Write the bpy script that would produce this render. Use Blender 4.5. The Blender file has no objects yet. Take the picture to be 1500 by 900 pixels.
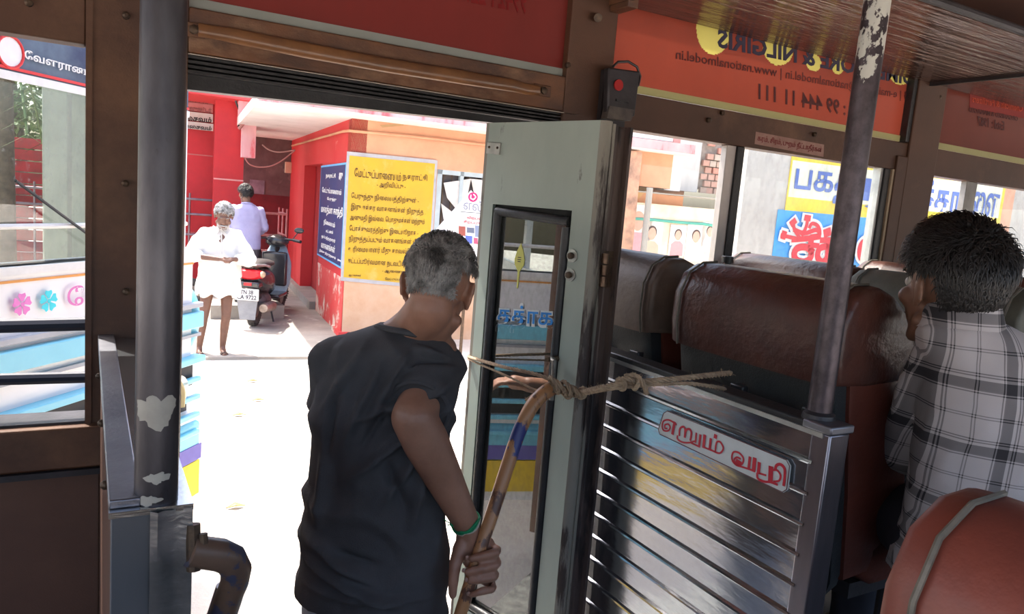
import bpy, bmesh, math, random
from math import sin, cos, pi, radians, atan, atan2, sqrt, exp
from mathutils import Vector as V, Matrix, noise, Quaternion
random.seed(7)
S = bpy.context.scene
COL = S.collection

# ------------------------------------------------------------------ camera
FPX = 1092.0                       # focal length in pixels of a 1500 px wide frame
TH = atan(150 / 1092); RHO = radians(4.66); AZ = radians(60)
CAMP = V((0, 0, 1.95))
cf = V((cos(AZ) * cos(TH), sin(AZ) * cos(TH), -sin(TH)))
r0 = V((sin(AZ), -cos(AZ), 0)); u0 = r0.cross(cf)
cr = r0 * cos(RHO) + u0 * sin(RHO); cu = -r0 * sin(RHO) + u0 * cos(RHO)
cam = bpy.data.cameras.new('camera'); cam.sensor_width = 36; cam.lens = 36 * FPX / 1500
cam.clip_start = 0.02; cam.clip_end = 400
camo = bpy.data.objects.new('camera', cam); COL.objects.link(camo)
camo.matrix_world = Matrix(((cr.x, cu.x, -cf.x, CAMP.x), (cr.y, cu.y, -cf.y, CAMP.y), (cr.z, cu.z, -cf.z, CAMP.z), (0, 0, 0, 1)))
S.camera = camo

# ------------------------------------------------------------------ sky, sun, exposure
wd = bpy.data.worlds.new('sky'); S.world = wd; wd.use_nodes = True
nt = wd.node_tree; nt.nodes.clear()
sky = nt.nodes.new('ShaderNodeTexSky'); sky.sky_type = 'NISHITA'; sky.sun_disc = False
sky.sun_elevation = radians(66); sky.sun_rotation = radians(-30); sky.dust_density = 5.0; sky.ozone_density = .6; sky.air_density = 1.0
bg = nt.nodes.new('ShaderNodeBackground'); bg.inputs[1].default_value = 0.30
wo = nt.nodes.new('ShaderNodeOutputWorld')
nt.links.new(sky.outputs[0], bg.inputs[0]); nt.links.new(bg.outputs[0], wo.inputs[0])
sl = bpy.data.lights.new('sun', 'SUN'); sl.energy = 4.6; sl.angle = radians(0.6); sl.color = (1, .955, .88)
so = bpy.data.objects.new('sun', sl); COL.objects.link(so); so.location = (-4, 6, 14)
SUNV = V((-0.18, 0.36, 0.9)).normalized()
so.rotation_euler = SUNV.to_track_quat('Z', 'Y').to_euler()
S.view_settings.view_transform = 'Standard'; S.view_settings.look = 'None'
S.view_settings.gamma = 1; S.view_settings.use_curve_mapping = False
S.view_settings.exposure = 1.42
S.cycles.max_bounces = 8; S.cycles.diffuse_bounces = 5; S.cycles.transparent_max_bounces = 12

# ------------------------------------------------------------------ where a pixel of the photograph lies in the place
def ray(px, py): return cf + cr * ((px - 750) / FPX) + cu * ((450 - py) / FPX)
def P(px, py, X=None, Y=None, Z=None, d=None, pl=None):
    v = ray(px, py)
    if X is not None: k = X / v.x
    elif Y is not None: k = Y / v.y
    elif Z is not None: k = (Z - CAMP.z) / v.z
    elif pl is not None:                     # vertical or any plane (point, normal)
        k = (pl[0] - CAMP).dot(pl[1]) / v.dot(pl[1])
    else: k = d
    return CAMP + v * k

# ------------------------------------------------------------------ materials
MATS = {}
def nodes(name):
    m = bpy.data.materials.new(name); m.use_nodes = True
    t = m.node_tree; b = t.nodes['Principled BSDF']
    return m, t, b
def mix(t, fac, a, b, mode='MIX'):
    n = t.nodes.new('ShaderNodeMix'); n.data_type = 'RGBA'; n.blend_type = mode
    for i, v in ((0, fac), (6, a), (7, b)):
        if hasattr(v, 'links') or isinstance(v, bpy.types.NodeSocket): t.links.new(v, n.inputs[i])
        elif i == 0: n.inputs[0].default_value = v
        else: n.inputs[i].default_value = (*v, 1)
    return n.outputs[2]
def ramp(t, src, a, b):
    n = t.nodes.new('ShaderNodeMapRange'); n.inputs[1].default_value = a; n.inputs[2].default_value = b
    t.links.new(src, n.inputs[0]); return n.outputs[0]
def mth(t, op, a, b=0.0, c=None):
    n = t.nodes.new('ShaderNodeMath'); n.operation = op
    for i, v in enumerate((a, b) if c is None else (a, b, c)):
        if isinstance(v, bpy.types.NodeSocket): t.links.new(v, n.inputs[i])
        else: n.inputs[i].default_value = v
    return n.outputs[0]
def coords(t, scale=(1, 1, 1), kind='Object'):
    c = t.nodes.new('ShaderNodeTexCoord'); m = t.nodes.new('ShaderNodeMapping'); m.inputs[3].default_value = scale
    t.links.new(c.outputs[kind], m.inputs[0]); return m.outputs[0]
def noi(t, vec, s, detail=5, rough=.6):
    n = t.nodes.new('ShaderNodeTexNoise'); n.inputs['Scale'].default_value = s
    n.inputs['Detail'].default_value = detail; n.inputs['Roughness'].default_value = rough
    t.links.new(vec, n.inputs['Vector']); return n.outputs[0]
def bumpn(t, b, h, st, dist=.01):
    n = t.nodes.new('ShaderNodeBump'); n.inputs['Strength'].default_value = st; n.inputs['Distance'].default_value = dist
    t.links.new(h, n.inputs['Height']); t.links.new(n.outputs[0], b.inputs['Normal'])
def M(name, c1, c2=None, s=8, rough=.6, metal=0, bump=0, bs=60, st=(1, 1, 1), spec=.5, lo=.35, hi=.65, c3=None, s3=3, t3=(.58, .64), dist=.005, coat=0):
    """c1/c2 mottled by noise; c3 = chips or stains of another colour where a second noise exceeds t3"""
    if name in MATS: return MATS[name]
    m, t, b = nodes(name)
    v = coords(t, st)
    if c2 is None: c2 = tuple(x * .8 for x in c1)
    col = mix(t, ramp(t, noi(t, v, s), lo, hi), c1, c2)
    if c3: col = mix(t, ramp(t, noi(t, v, s3, 8, .65), *t3), col, c3)
    t.links.new(col, b.inputs['Base Color'])
    b.inputs['Roughness'].default_value = rough; b.inputs['Metallic'].default_value = metal
    b.inputs['Specular IOR Level'].default_value = spec; b.inputs['Coat Weight'].default_value = coat
    if bump: bumpn(t, b, noi(t, v, bs, 4, .6), bump, dist)
    MATS[name] = m; return m
def flat(name, c, rough=.6, metal=0, emit=0, spec=.4):
    if name in MATS: return MATS[name]
    m, t, b = nodes(name)
    v = coords(t); col = mix(t, ramp(t, noi(t, v, 25), .3, .7), c, tuple(x * .9 for x in c))
    t.links.new(col, b.inputs['Base Color'])
    b.inputs['Roughness'].default_value = rough; b.inputs['Metallic'].default_value = metal; b.inputs['Specular IOR Level'].default_value = spec
    if emit: b.inputs['Emission Color'].default_value = (*c, 1); b.inputs['Emission Strength'].default_value = emit
    MATS[name] = m; return m
def transl(name, c, c2, amt=.75, s=3, rough=.35):
    """vinyl on glass: lets daylight through"""
    if name in MATS: return MATS[name]
    m, t, b = nodes(name)
    v = coords(t, (1, 1, .4)); col = mix(t, ramp(t, noi(t, v, s), .3, .7), c, c2)
    t.links.new(col, b.inputs['Base Color']); b.inputs['Roughness'].default_value = rough
    tr = t.nodes.new('ShaderNodeBsdfTranslucent'); t.links.new(col, tr.inputs[0])
    mx = t.nodes.new('ShaderNodeMixShader'); mx.inputs[0].default_value = amt
    t.links.new(b.outputs[0], mx.inputs[1]); t.links.new(tr.outputs[0], mx.inputs[2])
    t.links.new(mx.outputs[0], t.nodes['Material Output'].inputs[0]); MATS[name] = m; return m
def glass(name, tint=(1, 1, 1), ior=1.5, dirt=.12, dcol=(.6, .6, .55), boost=0.0, scale=30, rough=.0, dlo=.45, dhi=.8):
    """thin pane: clear, reflecting by angle, with dusty specks"""
    if name in MATS: return MATS[name]
    m, t, b = nodes(name); t.nodes.remove(b)
    tr = t.nodes.new('ShaderNodeBsdfTransparent'); tr.inputs[0].default_value = (*tint, 1)
    gl = t.nodes.new('ShaderNodeBsdfGlossy'); gl.inputs['Roughness'].default_value = rough
    df = t.nodes.new('ShaderNodeBsdfDiffuse'); df.inputs[0].default_value = (*dcol, 1)
    fr = t.nodes.new('ShaderNodeLayerWeight'); fr.inputs[0].default_value = .5      # Schlick's law, the same on both faces
    f = mth(t, 'MINIMUM', mth(t, 'ADD', mth(t, 'MULTIPLY', mth(t, 'POWER', fr.outputs['Facing'], 4.0), .9), .05 + boost), 1.0)
    m1 = t.nodes.new('ShaderNodeMixShader'); t.links.new(f, m1.inputs[0]); t.links.new(tr.outputs[0], m1.inputs[1]); t.links.new(gl.outputs[0], m1.inputs[2])
    v = coords(t, (1, 1, .6)); d = mth(t, 'MULTIPLY', ramp(t, noi(t, v, scale, 6, .7), dlo, dhi), dirt)
    m2 = t.nodes.new('ShaderNodeMixShader'); t.links.new(d, m2.inputs[0]); t.links.new(m1.outputs[0], m2.inputs[1]); t.links.new(df.outputs[0], m2.inputs[2])
    t.links.new(m2.outputs[0], t.nodes['Material Output'].inputs[0]); MATS[name] = m; return m

BROWN = M('brown_panel', (.098, .041, .021), (.064, .028, .015), s=3, rough=.55, bump=.15, bs=220, c3=(.2, .10, .05), s3=2.2, t3=(.55, .8))
BROWN2 = M('brown_lower_panel', (.12, .055, .033), (.09, .04, .025), s=5, rough=.6, bump=.2, bs=260)
RUST = M('rusty_brown_metal', (.17, .07, .03), (.08, .038, .024), s=6, st=(1, 1, 2), rough=.5, bump=.25, bs=120, c3=(.24, .13, .07), s3=5, t3=(.55, .7))
BLACKR = M('black_rubber', (.018, .018, .02), (.03, .03, .032), s=20, rough=.38, bump=.3, bs=90)
STEEL = M('brushed_steel', (.62, .64, .66), (.5, .52, .54), s=3, st=(1, 1, 14), rough=.24, metal=1, bump=.12, bs=14, dist=.004)
STEELD = M('dull_steel', (.30, .30, .33), (.2, .2, .23), s=6, rough=.42, metal=.9, bump=.3, bs=40, c3=(.4, .4, .4), s3=9, t3=(.6, .75))
ALU = M('aluminium', (.62, .62, .6), (.45, .45, .44), s=10, rough=.4, metal=.8)
DARKM = M('dark_metal', (.05, .045, .05), (.03, .028, .03), s=9, rough=.45, metal=.4, bump=.2)
BOLT = M('bolt_metal', (.06, .04, .03), (.12, .08, .05), s=60, rough=.5, metal=.6)
GREEN = M('pale_green_paint', (.36, .42, .37), (.29, .34, .30), s=4, st=(1, 1, .3), rough=.38, bump=.12, bs=40, c3=(.16, .17, .15), s3=14, t3=(.66, .70))
GREENW = M('worn_green_edge', (.30, .29, .24), (.20, .18, .15), s=6, st=(1, 1, .15), rough=.5, bump=.4, bs=40, c3=(.05, .035, .03), s3=12, t3=(.53, .58))
BROWNEDGE = M('grimy_brown_profile', (.11, .075, .06), (.06, .042, .04), s=6, st=(1, 1, .2), rough=.55, bump=.4, bs=40, c3=(.02, .015, .015), s3=12, t3=(.52, .58))
LEATHER = M('brown_leatherette', (.095, .032, .022), (.055, .022, .018), s=7, rough=.36, bump=.6, bs=28, dist=.006, c3=(.15, .085, .06), s3=4, t3=(.55, .8))
LEATHERS = M('maroon_leatherette', (.14, .034, .020), (.09, .024, .016), s=5, rough=.42, bump=.3, bs=60)
LEATHERD = M('dusty_brown_leatherette', (.15, .105, .08), (.085, .055, .042), s=7, rough=.5, bump=.4, bs=45)
REDVINYL = M('red_vinyl', (.30, .045, .022), (.2, .035, .02), s=5, rough=.42, bump=.25, bs=50)
SHELL = M('charcoal_plastic', (.03, .034, .036), (.022, .025, .027), s=30, rough=.5, bump=.3, bs=200)
PIPING = M('grey_piping', (.16, .14, .11), (.1, .09, .07), s=50, rough=.6)
PIPEBLACK = M('handle_plastic', (.025, .025, .027), (.035, .035, .037), s=30, rough=.35)
WHITE = flat('white_paint', (.78, .78, .76))
def peel(name, cpaint, csteel, zmid, zw, s=9):
    if name in MATS: return MATS[name]
    m, t, b = nodes(name); v = coords(t, (1, 1, .7)); n = noi(t, v, s, 6, .6)
    g = t.nodes.new('ShaderNodeNewGeometry'); sp = t.nodes.new('ShaderNodeSeparateXYZ'); t.links.new(g.outputs['Position'], sp.inputs[0])
    h = ramp(t, sp.outputs[2], zmid - zw, zmid + zw)
    q = mth(t, 'ADD', n, mth(t, 'MULTIPLY', mth(t, 'SUBTRACT', h, .5), .62))
    fac = ramp(t, q, .535, .55)
    st = mix(t, ramp(t, noi(t, v, 26, 6, .7), .4, .65), csteel, tuple(x * .45 for x in csteel))
    pa = mix(t, ramp(t, noi(t, v, 6), .4, .7), cpaint, tuple(x * .75 for x in cpaint))
    t.links.new(mix(t, fac, st, pa), b.inputs['Base Color'])
    t.links.new(mth(t, 'SUBTRACT', .75, mth(t, 'MULTIPLY', fac, .75)), b.inputs['Metallic'])
    b.inputs['Roughness'].default_value = .42; bumpn(t, b, fac, .4, .002)
    MATS[name] = m; return m
POLER = peel('peeling_right_pole', (.56, .56, .50), (.11, .09, .10), 2.28, .26, 16)
POLEL = peel('peeling_left_pole', (.5, .48, .42), (.14, .14, .155), 2.0, 1.2, 7)

# ------------------------------------------------------------------ mesh building
class MB:
    def __init__(s): s.v = []; s.f = []
    def add(s, vs, fs):
        o = len(s.v); s.v += [V(p) for p in vs]; s.f += [tuple(i + o for i in f) for f in fs]; return s
    def hexa(s, a, b):                 # a, b: two quads (4 corners each), a and b facing
        return s.add(list(a) + list(b), [(3, 2, 1, 0), (4, 5, 6, 7), (0, 1, 5, 4), (1, 2, 6, 5), (2, 3, 7, 6), (3, 0, 4, 7)])
    def box(s, x0, x1, y0, y1, z0, z1):
        return s.hexa([(x0, y0, z0), (x1, y0, z0), (x1, y1, z0), (x0, y1, z0)], [(x0, y0, z1), (x1, y0, z1), (x1, y1, z1), (x0, y1, z1)])
    def fbox(s, o, a, b, c):           # origin and three edge vectors
        o, a, b, c = V(o), V(a), V(b), V(c)
        return s.hexa([o, o + a, o + a + b, o + b], [o + c, o + a + c, o + a + b + c, o + b + c])
    def rings(s, R, cap=True, loop=False):
        n = len(R[0]); o = len(s.v)
        for r in R: s.v += [V(p) for p in r]
        k = len(R)
        for i in range(k if loop else k - 1):
            j = (i + 1) % k
            for q in range(n):
                q2 = (q + 1) % n
                s.f.append((o + i * n + q, o + i * n + q2, o + j * n + q2, o + j * n + q))
        if cap and not loop:
            s.f.append(tuple(o + q for q in range(n))[::-1]); s.f.append(tuple(o + (k - 1) * n + q for q in range(n)))
        return s
    def tube(s, path, r, n=10, cap=True, flat=1.0, loop=False, up=None):
        path = [V(p) for p in path]; k = len(path)
        rr = r if isinstance(r, (list, tuple)) else [r] * k
        R = []; prev = None
        for i, p in enumerate(path):
            if loop: d = path[(i + 1) % k] - path[i - 1]
            else: d = path[min(i + 1, k - 1)] - path[max(i - 1, 0)]
            if d.length < 1e-9: d = V((0, 0, 1))
            d.normalize()
            if prev is None:
                a = V(up) if up is not None else (V((0, 0, 1)) if abs(d.z) < .9 else V((1, 0, 0)))
                e1 = (a - d * a.dot(d)).normalized()
            else:
                e1 = prev - d * prev.dot(d)
                e1 = e1.normalized() if e1.length > 1e-6 else prev
            prev = e1; e2 = d.cross(e1)
            R.append([p + (e1 * cos(2 * pi * q / n) + e2 * sin(2 * pi * q / n) * flat) * rr[i] for q in range(n)])
        return s.rings(R, cap, loop)
    def ell(s, c, r, rot=None, nu=16, nv=10):
        c = V(c); r = (r, r, r) if isinstance(r, (int, float)) else r
        o = len(s.v); Q = rot if rot is not None else Matrix.Identity(3)
        s.v.append(c + Q @ V((0, 0, r[2])))
        for i in range(1, nv):
            a = pi * i / nv
            for j in range(nu):
                b = 2 * pi * j / nu
                s.v.append(c + Q @ V((r[0] * sin(a) * cos(b), r[1] * sin(a) * sin(b), r[2] * cos(a))))
        s.v.append(c + Q @ V((0, 0, -r[2])))
        for j in range(nu): s.f.append((o, o + 1 + j, o + 1 + (j + 1) % nu))
        for i in range(nv - 2):
            for j in range(nu):
                a = o + 1 + i * nu + j; b = o + 1 + i * nu + (j + 1) % nu
                s.f.append((a, a + nu, b + nu, b))
        e = len(s.v) - 1; b0 = o + 1 + (nv - 2) * nu
        for j in range(nu): s.f.append((e, b0 + (j + 1) % nu, b0 + j))
        return s
    def limb(s, pts, rad, n=14):       # closed overlapping chain for voxel bodies
        for i in range(len(pts) - 1): s.tube([pts[i], pts[i + 1]], [rad[i], rad[i + 1]], n)
        for p, r in zip(pts, rad): s.ell(p, r, None, n, 8)
        return s
    def prism(s, poly, o, ex, ey, ez):  # 2D polygon in frame, extruded by ez
        o, ex, ey, ez = V(o), V(ex), V(ey), V(ez)
        a = [o + ex * x + ey * y for x, y in poly]; return s.rings([a, [p + ez for p in a]])
    def cyl(s, a, b, r, n=16): return s.tube([a, b], r, n)
    def torus(s, c, R, r, ax, n=20, m=8, flat=1.0):
        c = V(c); ax = V(ax).normalized(); a = ax.orthogonal().normalized(); b = ax.cross(a)
        return s.tube([c + (a * cos(2 * pi * i / n) + b * sin(2 * pi * i / n)) * R for i in range(n)], r, m, False, flat, True, ax)

FR = {}
def mesh_of(mb, name='m', smooth=35):
    me = bpy.data.meshes.new(name); me.from_pydata([tuple(p) for p in mb.v], [], mb.f)
    bm = bmesh.new(); bm.from_mesh(me); bmesh.ops.recalc_face_normals(bm, faces=bm.faces); bm.to_mesh(me); bm.free()
    if smooth:
        me.polygons.foreach_set('use_smooth', [True] * len(me.polygons)); me.set_sharp_from_angle(angle=radians(smooth))
    return me
def obj(name, mb, mat, parent=None, local=False, bevel=0, smooth=35, kind=None, label=None):
    me = mb if isinstance(mb, bpy.types.Mesh) else mesh_of(mb, name, smooth)
    if parent is not None and not local and parent in FR: me.transform(FR[parent].inverted())
    o = bpy.data.objects.new(name, me); COL.objects.link(o)
    if mat: me.materials.clear(); me.materials.append(mat)
    if parent is not None: o.parent = parent; FR[o] = FR.get(parent, Matrix.Identity(4))
    if bevel:
        b = o.modifiers.new('bevel', 'BEVEL'); b.width = bevel; b.segments = 2; b.limit_method = 'ANGLE'
    if kind: o['kind'] = kind
    if label: o['label'] = label
    return o
def thing(name, label, cat, loc=(0, 0, 0), rz=0, group=None, kind=None):
    o = bpy.data.objects.new(name, None); COL.objects.link(o); o.empty_display_size = .1
    o.location = loc; o.rotation_euler = (0, 0, rz)
    FR[o] = Matrix.Translation(V(loc)) @ Matrix.Rotation(rz, 4, 'Z')
    if label: o['label'] = label; o['category'] = cat
    if group: o['group'] = group
    if kind: o['kind'] = kind
    return o
def struct(name, mb, mat, label=None, **k):
    o = obj(name, mb, mat, **k); o['kind'] = 'structure'; FR[o] = Matrix.Identity(4)
    if label: o['label'] = label
    return o
def sempty(name, label=None):
    o = thing(name, None, None); o['kind'] = 'structure'
    if label: o['label'] = label
    return o
def tag(o, label, cat, group=None):
    o['label'] = label; o['category'] = cat
    if group: o['group'] = group
    FR.setdefault(o, Matrix.Identity(4)); return o
def dup(root, loc, rz=None, label=None, mats=None):
    r = root.copy(); COL.objects.link(r); r.location = loc
    if rz is not None: r.rotation_euler = (0, 0, rz)
    if label: r['label'] = label
    def kids(a, b):
        for ch in list(a.children):
            c = ch.copy(); COL.objects.link(c); c.parent = b
            if mats and ch.name.split('.')[0] in mats:
                c.data = c.data.copy(); c.data.materials.clear(); c.data.materials.append(mats[ch.name.split('.')[0]])
            kids(ch, c)
    kids(root, r); return r
def voxel(mb, size, it=4, fac=.5, fn=None, name='body', dec=None):
    """one continuous surface out of overlapping closed shapes"""
    me = bpy.data.meshes.new(name); me.from_pydata([tuple(p) for p in mb.v], [], mb.f)
    o = bpy.data.objects.new('tmp', me); COL.objects.link(o)
    m = o.modifiers.new('r', 'REMESH'); m.mode = 'VOXEL'; m.voxel_size = size
    if it: q = o.modifiers.new('s', 'SMOOTH'); q.factor = fac; q.iterations = it
    if dec: q = o.modifiers.new('d', 'DECIMATE'); q.ratio = dec
    dg = bpy.context.evaluated_depsgraph_get(); dg.update()
    out = bpy.data.meshes.new_from_object(o.evaluated_get(dg)); bpy.data.objects.remove(o); bpy.data.meshes.remove(me)
    if fn:
        nrm = [v.normal.copy() for v in out.vertices]
        for v, n in zip(out.vertices, nrm): v.co = fn(v.co.copy(), n)
    out.polygons.foreach_set('use_smooth', [True] * len(out.polygons)); out.name = name
    return out

# ------------------------------------------------------------------ lettering (Blender's own font holds Tamil)
def vis(s):
    """put Tamil vowel signs in the order in which they are drawn"""
    two = {'\u0bca': ('\u0bc6', '\u0bbe'), '\u0bcb': ('\u0bc7', '\u0bbe'), '\u0bcc': ('\u0bc6', '\u0bd7')}
    out = []
    for c in s:
        if c in '\u0bc6\u0bc7\u0bc8': out.insert(len(out) - 1, c)
        elif c in two: out.insert(len(out) - 1, two[c][0]); out.append(two[c][1])
        else: out.append(c)
    return ''.join(out)
def glyphs(txt, weight=0.0, ext=.5, res=2):
    cu_ = bpy.data.curves.new('t', 'FONT'); cu_.body = vis(txt); cu_.offset = weight; cu_.extrude = ext; cu_.resolution_u = res
    o = bpy.data.objects.new('t', cu_); COL.objects.link(o)
    dg = bpy.context.evaluated_depsgraph_get(); dg.update()
    me = bpy.data.meshes.new_from_object(o.evaluated_get(dg)); bpy.data.objects.remove(o); bpy.data.curves.remove(cu_)
    return me
def text(name, txt, quad, mat, parent=None, weight=0.0, depth=.001, lift=.0015, label=None, mirror=False, res=2):
    """fit text into the quad (top-left, top-right, bottom-left) on its surface"""
    tl, tr, bl = V(quad[0]), V(quad[1]), V(quad[2]); ex = tr - tl; ey = tl - bl
    n = ex.cross(ey).normalized()
    if n.dot(CAMP - tl) < 0: n = -n
    me = glyphs(txt, weight, res=res); xs = [v.co.x for v in me.vertices]; ys = [v.co.y for v in me.vertices]
    x0, x1, y0, y1 = min(xs), max(xs), min(ys), max(ys)
    for v in me.vertices:
        a = (v.co.x - x0) / (x1 - x0); b = (v.co.y - y0) / (y1 - y0)
        if mirror: a = 1 - a
        v.co = bl + ex * a + ey * b + n * (lift + (depth if v.co.z > 0 else 0))
    bm = bmesh.new(); bm.from_mesh(me); bmesh.ops.recalc_face_normals(bm, faces=bm.faces); bm.to_mesh(me); bm.free()
    return obj(name, me, mat, parent, label=label)
def plate(quad, th, lift=0.0):
    """thin slab over quad (tl,tr,br,bl), towards the camera side"""
    q = [V(p) for p in quad]; n = (q[1] - q[0]).cross(q[3] - q[0]).normalized()
    if n.dot(CAMP - q[0]) < 0: n = -n
    return MB().hexa([p + n * lift for p in q], [p + n * (lift + th) for p in q])
def disc(c, ex, ey, rx, ry, th, n=24, lift=0):
    c, ex, ey = V(c), V(ex).normalized(), V(ey).normalized(); nn = ex.cross(ey).normalized()
    if nn.dot(CAMP - c) < 0: nn = -nn
    c = c + nn * lift
    return MB().rings([[c + ex * rx * cos(2 * pi * i / n) + ey * ry * sin(2 * pi * i / n) + nn * k for i in range(n)] for k in (0, th)])
# ================================================================== THE BUS: shell
D = 2.1; TW = .07
FLOOR = .72; ZH = 2.222; ZW = 2.238; ZB = 2.36; ZS = 1.316; ROOF = 2.86
wall = sempty('wall_left', 'door side of the bus, brown metal panels, posts and window band')
def wp(name, x0, x1, z0, z1, mat=BROWN, y0=D, y1=D + TW, bev=.004, **k):
    return obj(name, MB().box(x0, x1, y0, y1, z0, z1), mat, wall, bevel=bev, **k)
wp('lower_panel', -1.6, .03, .55, ZS - .10, BROWN2, y0=D - .003)
wp('pillar', 0.0, .219, .55, ROOF)
wp('pillar', 1.345, 1.528, 2.10, ROOF)
wp('pillar', 1.36, 1.62, .55, ZW + .06, y0=D + .004)
wp('lower_panel', 1.62, 7.9, .55, 1.32, BROWN2)
wp('window_band', -1.6, -.004, ZW + .004, ROOF)
wp('door_header', .219, 1.344, 2.262, ZB + .012, RUST)
wp('window_band', 1.528, 7.9, ZW, ZB)
wp('pillar', 3.172, 3.385, 1.3, ROOF, y0=D - .012)
wp('pillar', 3.10, 3.316, 1.3, 2.30, y0=D - .01)
wp('pillar', 4.75, 4.95, 1.3, ROOF, y0=D - .01)
wp('pillar', 6.3, 6.5, 1.3, ROOF, y0=D - .01)
wp('upper_band', 1.40, 7.9, 2.66, ROOF, y0=D + .01)
wp('upper_band', .2, 1.36, 2.75, ROOF, y0=D + .01)
# sill ledge under the left window, its grab channel and the bolts
obj('sill_ledge', MB().box(-1.6, .05, D - .03, D + TW, ZS - .108, ZS), BROWN, wall, bevel=.006)
obj('pillar_flange', MB().box(-.004, .010, D - .006, D, ZS, ROOF), BROWN, wall)
obj('skirt_seam', MB().box(-1.6, .05, D - .035, D - .02, ZS - .125, ZS - .110), DARKM, wall)
for px, py in ((185, 22), (184, 269), (185, 428), (132, 664), (42, 3), (833, 95), (1040, 176), (1195, 197), (1334, 60), (1378, 142), (1060, 165),):
    p = P(px, py, Y=D - .012)
    obj('bolt', MB().tube([p + V((0, .012, 0)), p, p - V((0, .004, 0))], [.009, .009, .004], 8), BOLT, wall)
# black weather strip with its grooves under the header
m = MB()
za = P(273, 132, Y=D + .07).z; zb_ = P(715, 180, Y=D + .07).z; xa, xb = .219, P(715, 180, Y=D + .07).x; zc_ = zb_ + (zb_ - za) / (xb - xa) * (1.40 - xb)
m.hexa([(.219, D + .05, za), (1.40, D + .05, zc_), (1.40, D + .10, zc_), (.219, D + .10, za)], [(.219, D + .05, 2.27), (1.40, D + .05, 2.27), (1.40, D + .10, 2.27), (.219, D + .10, 2.27)])
for k in range(4): m.hexa([(.219, D + .012, 2.262 - .012 * (k + 1)), (1.40, D + .012, 2.262 - .010 * (k + 1)), (1.40, D + .052, 2.262 - .010 * (k + 1)), (.219, D + .052, 2.262 - .012 * (k + 1))], [(.219, D + .012, 2.269 - .012 * (k + 1)), (1.40, D + .012, 2.267 - .010 * (k + 1)), (1.40, D + .052, 2.267 - .010 * (k + 1)), (.219, D + .052, 2.269 - .012 * (k + 1))])
obj('weather_strip', m, BLACKR, wall)
obj('strip_bead', MB().box(.219, 1.40, D + .000, D + .006, 2.2575, 2.2595), flat('pale_bead', (.5, .45, .38)), wall)
# floor, roof, right side, ends
fl = struct('floor', MB().box(-2.2, 8, -.45, .93, FLOOR - .05, FLOOR).box(-2.2, .12, .93, D + .05, FLOOR - .05, FLOOR).box(1.29, 8, .93, D + .05, FLOOR - .05, FLOOR), M('bus_floor', (.10, .09, .08), (.06, .055, .05), s=12, rough=.7, bump=.2))
struct('trim_1', MB().box(.12, 1.29, .93, 1.45, .34, .40).box(.12, 1.29, .93, .97, .40, FLOOR).box(.12, 1.29, 1.45, 2.15, .30, .36), M('step_tread', (.2, .2, .19), (.1, .1, .1), s=30, rough=.5, metal=.6), label='two worn metal treads of the bus stepwell')
rc = [(D + TW, ROOF)] + [(.83 + 1.36 * cos(a), ROOF + .0 + .16 * sin(a)) for a in [i * pi / 14 for i in range(15)]] + [(-.5, ROOF)]
ceil_ = MB(); pts = [(.83 + 1.36 * cos(i * pi / 14), ROOF - .02 + .18 * sin(i * pi / 14)) for i in range(15)]
ceil_.rings([[(x, y, z) for y, z in pts] + [(x, y, z + .04) for y, z in reversed(pts)] for x in (-2.2, 8)])
struct('ceiling', ceil_, M('roof_lining', (.10, .045, .03), (.07, .035, .03), s=3, rough=.6))
wr = MB().box(-2.2, 8, -.52, -.45, .5, 1.30).box(-2.2, 8, -.52, -.45, 2.35, ROOF)
for x in (-2.2, -.8, .7, 2.2, 3.7, 5.2, 6.7, 7.8): wr.box(x, x + .12, -.52, -.45, 1.3, 2.35)
struct('wall_right', wr, BROWN)
struct('wall_back', MB().box(-2.27, -2.2, -.5, D + TW, .5, 1.2).box(-2.27, -2.2, -.5, D + TW, 2.4, ROOF), BROWN)
struct('wall_front', MB().box(8, 8.07, -.5, D + TW, .5, 1.3).box(8, 8.07, -.5, D + TW, 2.3, ROOF), BROWN)

# ------------------------------------------------------------------ windows of the door side
GL = glass('window_glass', (.93, .95, .93), dirt=.16, dcol=(.7, .68, .62), scale=18)
def struct_child(p, name, mb, mat, **k): return obj(name, mb, mat, p, **k)
w1 = sempty('window_1', 'open left window of the bus with two dark guard bars')
for (y0, y1) in ((471, 485), (550, 562)):
    a = P(0, y0, Y=D + .05); b = P(129, y0 - 3, Y=D + .05); h = (P(60, y1, Y=D + .05).z - P(60, y0, Y=D + .05).z)
    s_ = (b - a).normalized(); a2 = a - s_ * 1.2; b2 = b + s_ * .03
    obj('guard_bar', MB().tube([a2 + V((0, 0, h / 2)), b2 + V((0, 0, h / 2))], abs(h) * .72, 10), flat('blue_black_bar', (.012, .017, .035), .4), w1)
obj('sill_plate', MB().box(-1.5, .0, D + .0, D + TW + .03, ZS, ZS + .006), DARKM, w1)
w2 = sempty('window_2', 'sliding glass window of the bus behind the front seats')
obj('pane', MB().box(2.19, 3.06, D + .030, D + .034, 1.33, ZW), GL, w2)
obj('pane', MB().box(1.64, 2.12, D + .045, D + .049, 1.33, ZW), glass('clear_glass', (.97, .98, .97), dirt=.05, scale=18), w2)
obj('sliding_stile', MB().box(2.105, 2.155, D + .02, D + .05, 1.32, ZW), M('pinkish_aluminium', (.62, .56, .52), (.5, .46, .44), s=8, st=(1, 1, .3), rough=.45, metal=.4), w2, bevel=.002)
obj('rubber_seal', MB().box(2.152, 2.192, D + .012, D + .045, 1.32, ZW), BLACKR, w2, bevel=.003)
obj('bright_edge', MB().box(3.028, 3.045, D + .012, D + .05, 1.32, ZW), ALU, w2)
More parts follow.
